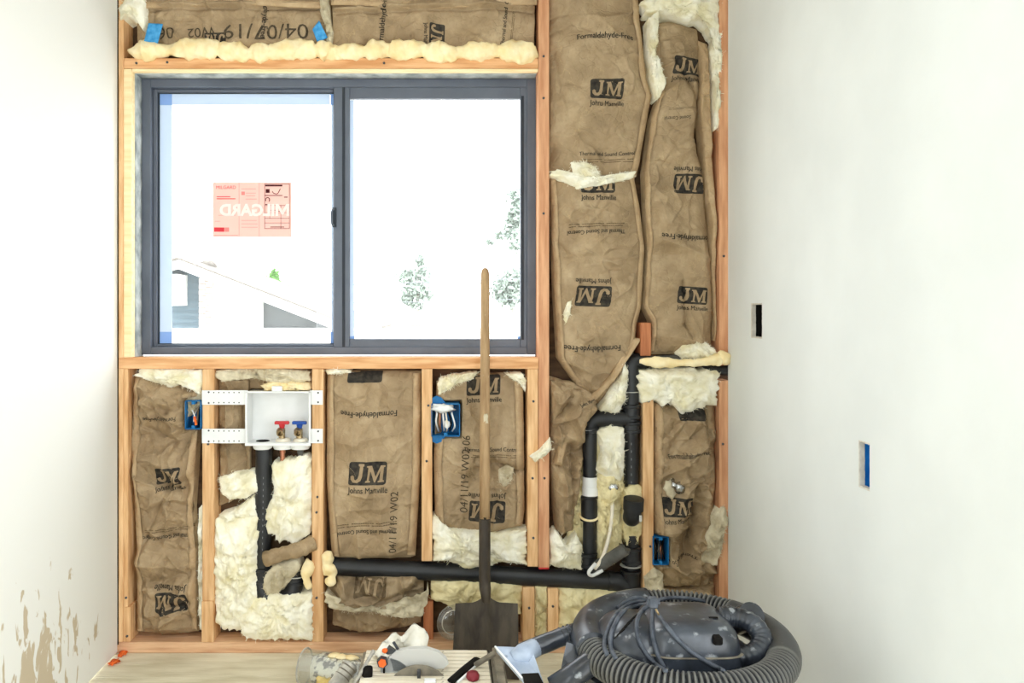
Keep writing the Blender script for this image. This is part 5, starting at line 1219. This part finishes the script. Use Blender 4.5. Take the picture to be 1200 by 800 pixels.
for k in range(6): lay([(720 + k * 3, 748 - k * 3.5), (726 + k * 3, 742 - k * 3.5), (732 + k * 3, 737 - k * 3.5)], .0016, 'dark', 'vent_slot', .2)
kn = V(765, 706, -.085)
obj('plug', join(box((kn.x - .010, kn.x + .010), (kn.y - .010, kn.y + .010), (kn.z - .010, kn.z + .012), .003), tube([kn + Vector((-.012, 0, 0)), kn + Vector((.014, -.004, .004))], .007, 10)), 'cord', vc, smooth=False)
obj('plug_prong', tube([kn + Vector((.004, -.010, -.010)), kn + Vector((.010, -.012, -.022))], .0025, 6), 'brass', vc)
# wand and floor nozzle at the left
w0, w1 = V(676, 739, .06), V(612, 764, .02)
wand = obj('wand', tube([w0.lerp(w1, t / 10) for t in range(11)], [.0195, .0195, .020, .021, .0205, .0215, .0215, .021, .021, .0215, .021], 20), 'vac_body', vc)
for t in (.12, .2, .28): obj('wand_rib', lathe([(.0195, -.003), (.0225, 0), (.0195, .003)], w0.lerp(w1, t), w1 - w0, 20), 'vac_body', wand)
nz = [V(580, 757, .0), V(607, 758, .02), V(624, 762, .0), V(637, 800, -.06), V(612, 794, -.06)]
def thick(poly, d):
    n = len(poly); vs = list(poly) + [p + d for p in poly]
    return vs, [tuple(range(n)), tuple(range(2 * n - 1, n - 1, -1))] + [(i, n + i, n + (i + 1) % n, (i + 1) % n) for i in range(n)]
noz = obj('nozzle', thick(nz, Vector((.006, .028, -.026))), 'vac_light', vc, smooth=False)
obj('nozzle_neck', tube([V(628, 758, .03), V(612, 766, .0), V(600, 770, -.01)], [.021, .022, .012], 18), 'vac_light', noz)
obj('nozzle_lip', thick([V(611, 789, -.062), V(631, 788, -.062), V(638, 803, -.066), V(616, 801, -.066)], Vector((.003, .02, -.018))), 'dark', noz, smooth=False)
obj('nozzle_edge', tube([V(580, 757, -.002), V(612, 794, -.062)], .0022, 8), 'pvc_white', noz)
# folded second nozzle and lower wand tucked below
n2 = [V(664, 752, -.02), V(676, 756, -.02), V(683, 768, -.04), V(676, 789, -.06), V(656, 791, -.06), V(660, 770, -.04)]
obj('crevice_tool', thick(n2, Vector((.01, .035, -.01))), 'vac_body', vc, smooth=False)
obj('lower_wand', tube([V(648, 806, -.08), V(670, 793, -.08), V(690, 778, -.07), V(712, 766, -.05)], [.024, .026, .026, .024], 20), 'vac_body', vc)

# ------------------------------------------------------------------ outdoors
slab('ground', (-40, 40), (Y0 + .4, 90), (-.9, -.8), 'ground_out', 'pale paved ground outside the window')
hs = empty('house', P(270, 420, 14), 'neighbouring house with white gable trim and blue-grey siding, left pane', 'house')
HY = 14.0
def face(name, x0, x1, y0, y1, mat, ya=HY, yb=HY + .3, parent=hs):
    a, b = P(x0, y1, HY), P(x1, y0, HY); return obj(name, box((a.x, b.x), (ya, yb), (a.z, b.z)), mat, parent, smooth=False)
xy = lambda *pts: [(P(x, y, HY).x, P(x, y, HY).z) for x, y in pts]
obj('siding_wall', prism(xy((190, 318), (215, 312), (233, 320), (233, 500), (165, 500), (165, 325)), HY + .2, HY + 5), 'siding_blue', hs, smooth=False)
for k in range(9): face('siding_course', 197, 233, 330 + k * 7, 330.6 + k * 7, 'siding_blue', HY + .17, HY + .2)
face('meter_cabinet', 195, 215.5, 322, 358, 'paint_white', HY - .3, HY + .2)
pil = obj('stone_pillar', prism(xy((233, 318), (247, 324), (247, 500), (233, 500)), HY + .05, HY + .5), 'stone_pale', hs, smooth=False)
for k in range(10):
    face('stone', 232.6, 240, 326 + k * 7, 332 + k * 7, 'stone_pale', HY + .02, HY + .1, pil); face('stone', 240.6, 247.3, 323 + k * 7, 329 + k * 7, 'stone_pale', HY + .01, HY + .1, pil)
obj('white_wall', prism(xy((247, 322), (304, 346), (304, 500), (247, 500)), HY + .2, HY + 5), 'paint_white', hs, smooth=False)
obj('shaded_wall', prism(xy((304, 346), (396, 382), (396, 500), (304, 500)), HY + .3, HY + 5), 'shaded_wall_grey', hs, smooth=False)
face('wall_base', 304, 396, 384.5, 420, 'paint_white', HY + .1, HY + .3)
face('corner_board', 302, 304.4, 346, 420, 'paint_white', HY + .15, HY + .5)
obj('fascia', prism(xy((219, 304.5), (430, 387), (430, 396), (390, 383), (217, 316), (190, 323), (150, 335), (150, 325), (200, 311)), HY - .4, HY - .3), 'paint_white', hs, smooth=False)
obj('soffit', prism(xy((217, 314), (430, 394), (430, 396), (217, 316.2)), HY - .3, HY + .3), 'paint_white', hs, smooth=False)
obj('roof', prism(xy((218, 303.5), (432, 386.6), (432, 388), (219, 305.5), (150, 326), (150, 324)), HY - .5, HY + 6), 'roof_dark', hs, smooth=False)
obj('roof_vent', blob(P(243, 311, HY + 1), (.16, .3, .10), 2, .2, 2), 'roof_dark', hs)
fw = empty('garden_wall', P(400, 420, 9), 'low white garden wall outside the window', 'wall')
a, b = P(60, 406, 9), P(760, 387, 9); obj('wall_body', box((a.x, b.x), (9, 9.2), (-.8, b.z)), 'paint_white', fw, smooth=False)
a2 = P(60, 387, 9); obj('coping', box((a.x, b.x), (8.95, 9.25), (a2.z - .02, a2.z + .02), .01), 'paint_white', fw, smooth=False)
h2 = empty('house', P(520, 400, 30), 'far low white house with a thin roof edge, right pane', 'house')
zz = lambda y: P(0, y, 30).z
obj('house_body', box((P(412, 0, 30).x, P(660, 0, 30).x), (30.4, 38), (-.8, zz(392))), 'paint_white', h2, smooth=False)
obj('roof', prism([(P(x, y, 30).x, P(x, y, 30).z) for x, y in ((405, 383), (450, 386.5), (592, 392), (662, 396), (662, 394.6), (592, 390.6), (470, 384.5), (405, 380))], 29.6, 38.4), 'roof_dark', h2, smooth=False)
def tree(label, blobs, Y, mat, trunk, seed, leaf=.16, n=240):
    e = empty('tree', P(trunk[0], 398, Y), label, 'tree', 'trees beyond the window'); rr_ = random.Random(seed); vs, fs = [], []
    for (px, py, rx, ry) in blobs:
        c = P(px, py, Y); sx, sz = rx * Y / FPX, ry * Y / FPX
        for _ in range(max(12, int(n * rx * ry / 200))):
            d = Vector((rr_.gauss(0, .45) * sx, rr_.gauss(0, .45) * sx, rr_.gauss(0, .45) * sz)); q = c + d; l = leaf * rr_.uniform(.6, 1.5)
            u = Vector((rr_.gauss(0, 1), rr_.gauss(0, 1), rr_.gauss(0, 1))).normalized() * l; w = u.orthogonal().normalized() * l * .6; k = len(vs); up_ = u.cross(w).normalized() * l * .12
            vs += [q - u, q + w + up_, q + u, q - w + up_]; fs += [(k, k + 1, k + 2), (k, k + 2, k + 3)]
    obj('crown', (vs, fs), mat, e, smooth=False)
    t0, t1 = P(trunk[0], 398, Y), P(trunk[1], trunk[2], Y); t0.z = -.8
    obj('trunk', tube([t0, t0.lerp(t1, .5), t1], [.12, .09, .03], 8), 'bark', e)
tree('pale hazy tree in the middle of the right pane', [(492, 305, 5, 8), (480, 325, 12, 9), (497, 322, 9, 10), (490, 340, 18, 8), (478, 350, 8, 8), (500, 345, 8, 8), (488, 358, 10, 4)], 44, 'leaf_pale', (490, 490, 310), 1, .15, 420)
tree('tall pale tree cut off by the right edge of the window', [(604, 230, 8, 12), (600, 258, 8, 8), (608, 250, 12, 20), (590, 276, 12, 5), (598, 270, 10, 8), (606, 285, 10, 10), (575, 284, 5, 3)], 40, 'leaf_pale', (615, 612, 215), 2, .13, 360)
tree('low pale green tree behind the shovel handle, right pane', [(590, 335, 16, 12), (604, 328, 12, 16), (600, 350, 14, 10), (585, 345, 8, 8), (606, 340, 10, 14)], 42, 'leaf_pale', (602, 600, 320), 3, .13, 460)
tree('small green conifer showing over the neighbouring roof', [(321, 325, 4, 6), (321, 334, 6, 8), (322, 342, 7, 6)], 22, 'leaf_green', (321, 321, 322), 4, .09, 1800)
tree('small yellowish bush showing over the neighbouring roof', [(311, 330, 4, 6), (310, 338, 5, 5)], 22.5, 'leaf_brown', (311, 311, 330), 5, .08, 1200)
ul = empty('utility_line', P(790, 0, 36) * 0 + Vector((P(790, 0, 36).x, 36, -.8)), 'thin utility wires crossing the trees in the right pane', 'wire')
obj('pole', tube([(P(790, 0, 36).x, 36, -.8), (P(790, 0, 36).x, 36, 4.2)], [.14, .10], 12), 'bark', ul)
obj('cross_arm', box((P(790, 0, 36).x - .5, P(790, 0, 36).x + .5), (35.92, 36.0), (3.0, 3.1)), 'bark', ul, smooth=False)
for y0_, y1_ in ((330, 315), (346, 342)):
    a, b = P(60, y0_, 36), P(790, y1_, 36)
    obj('wire', tube([a.lerp(b, t / 12) - Vector((0, 0, .4 * math.sin(math.pi * t / 12))) for t in range(13)], .018, 6), 'wire', ul)
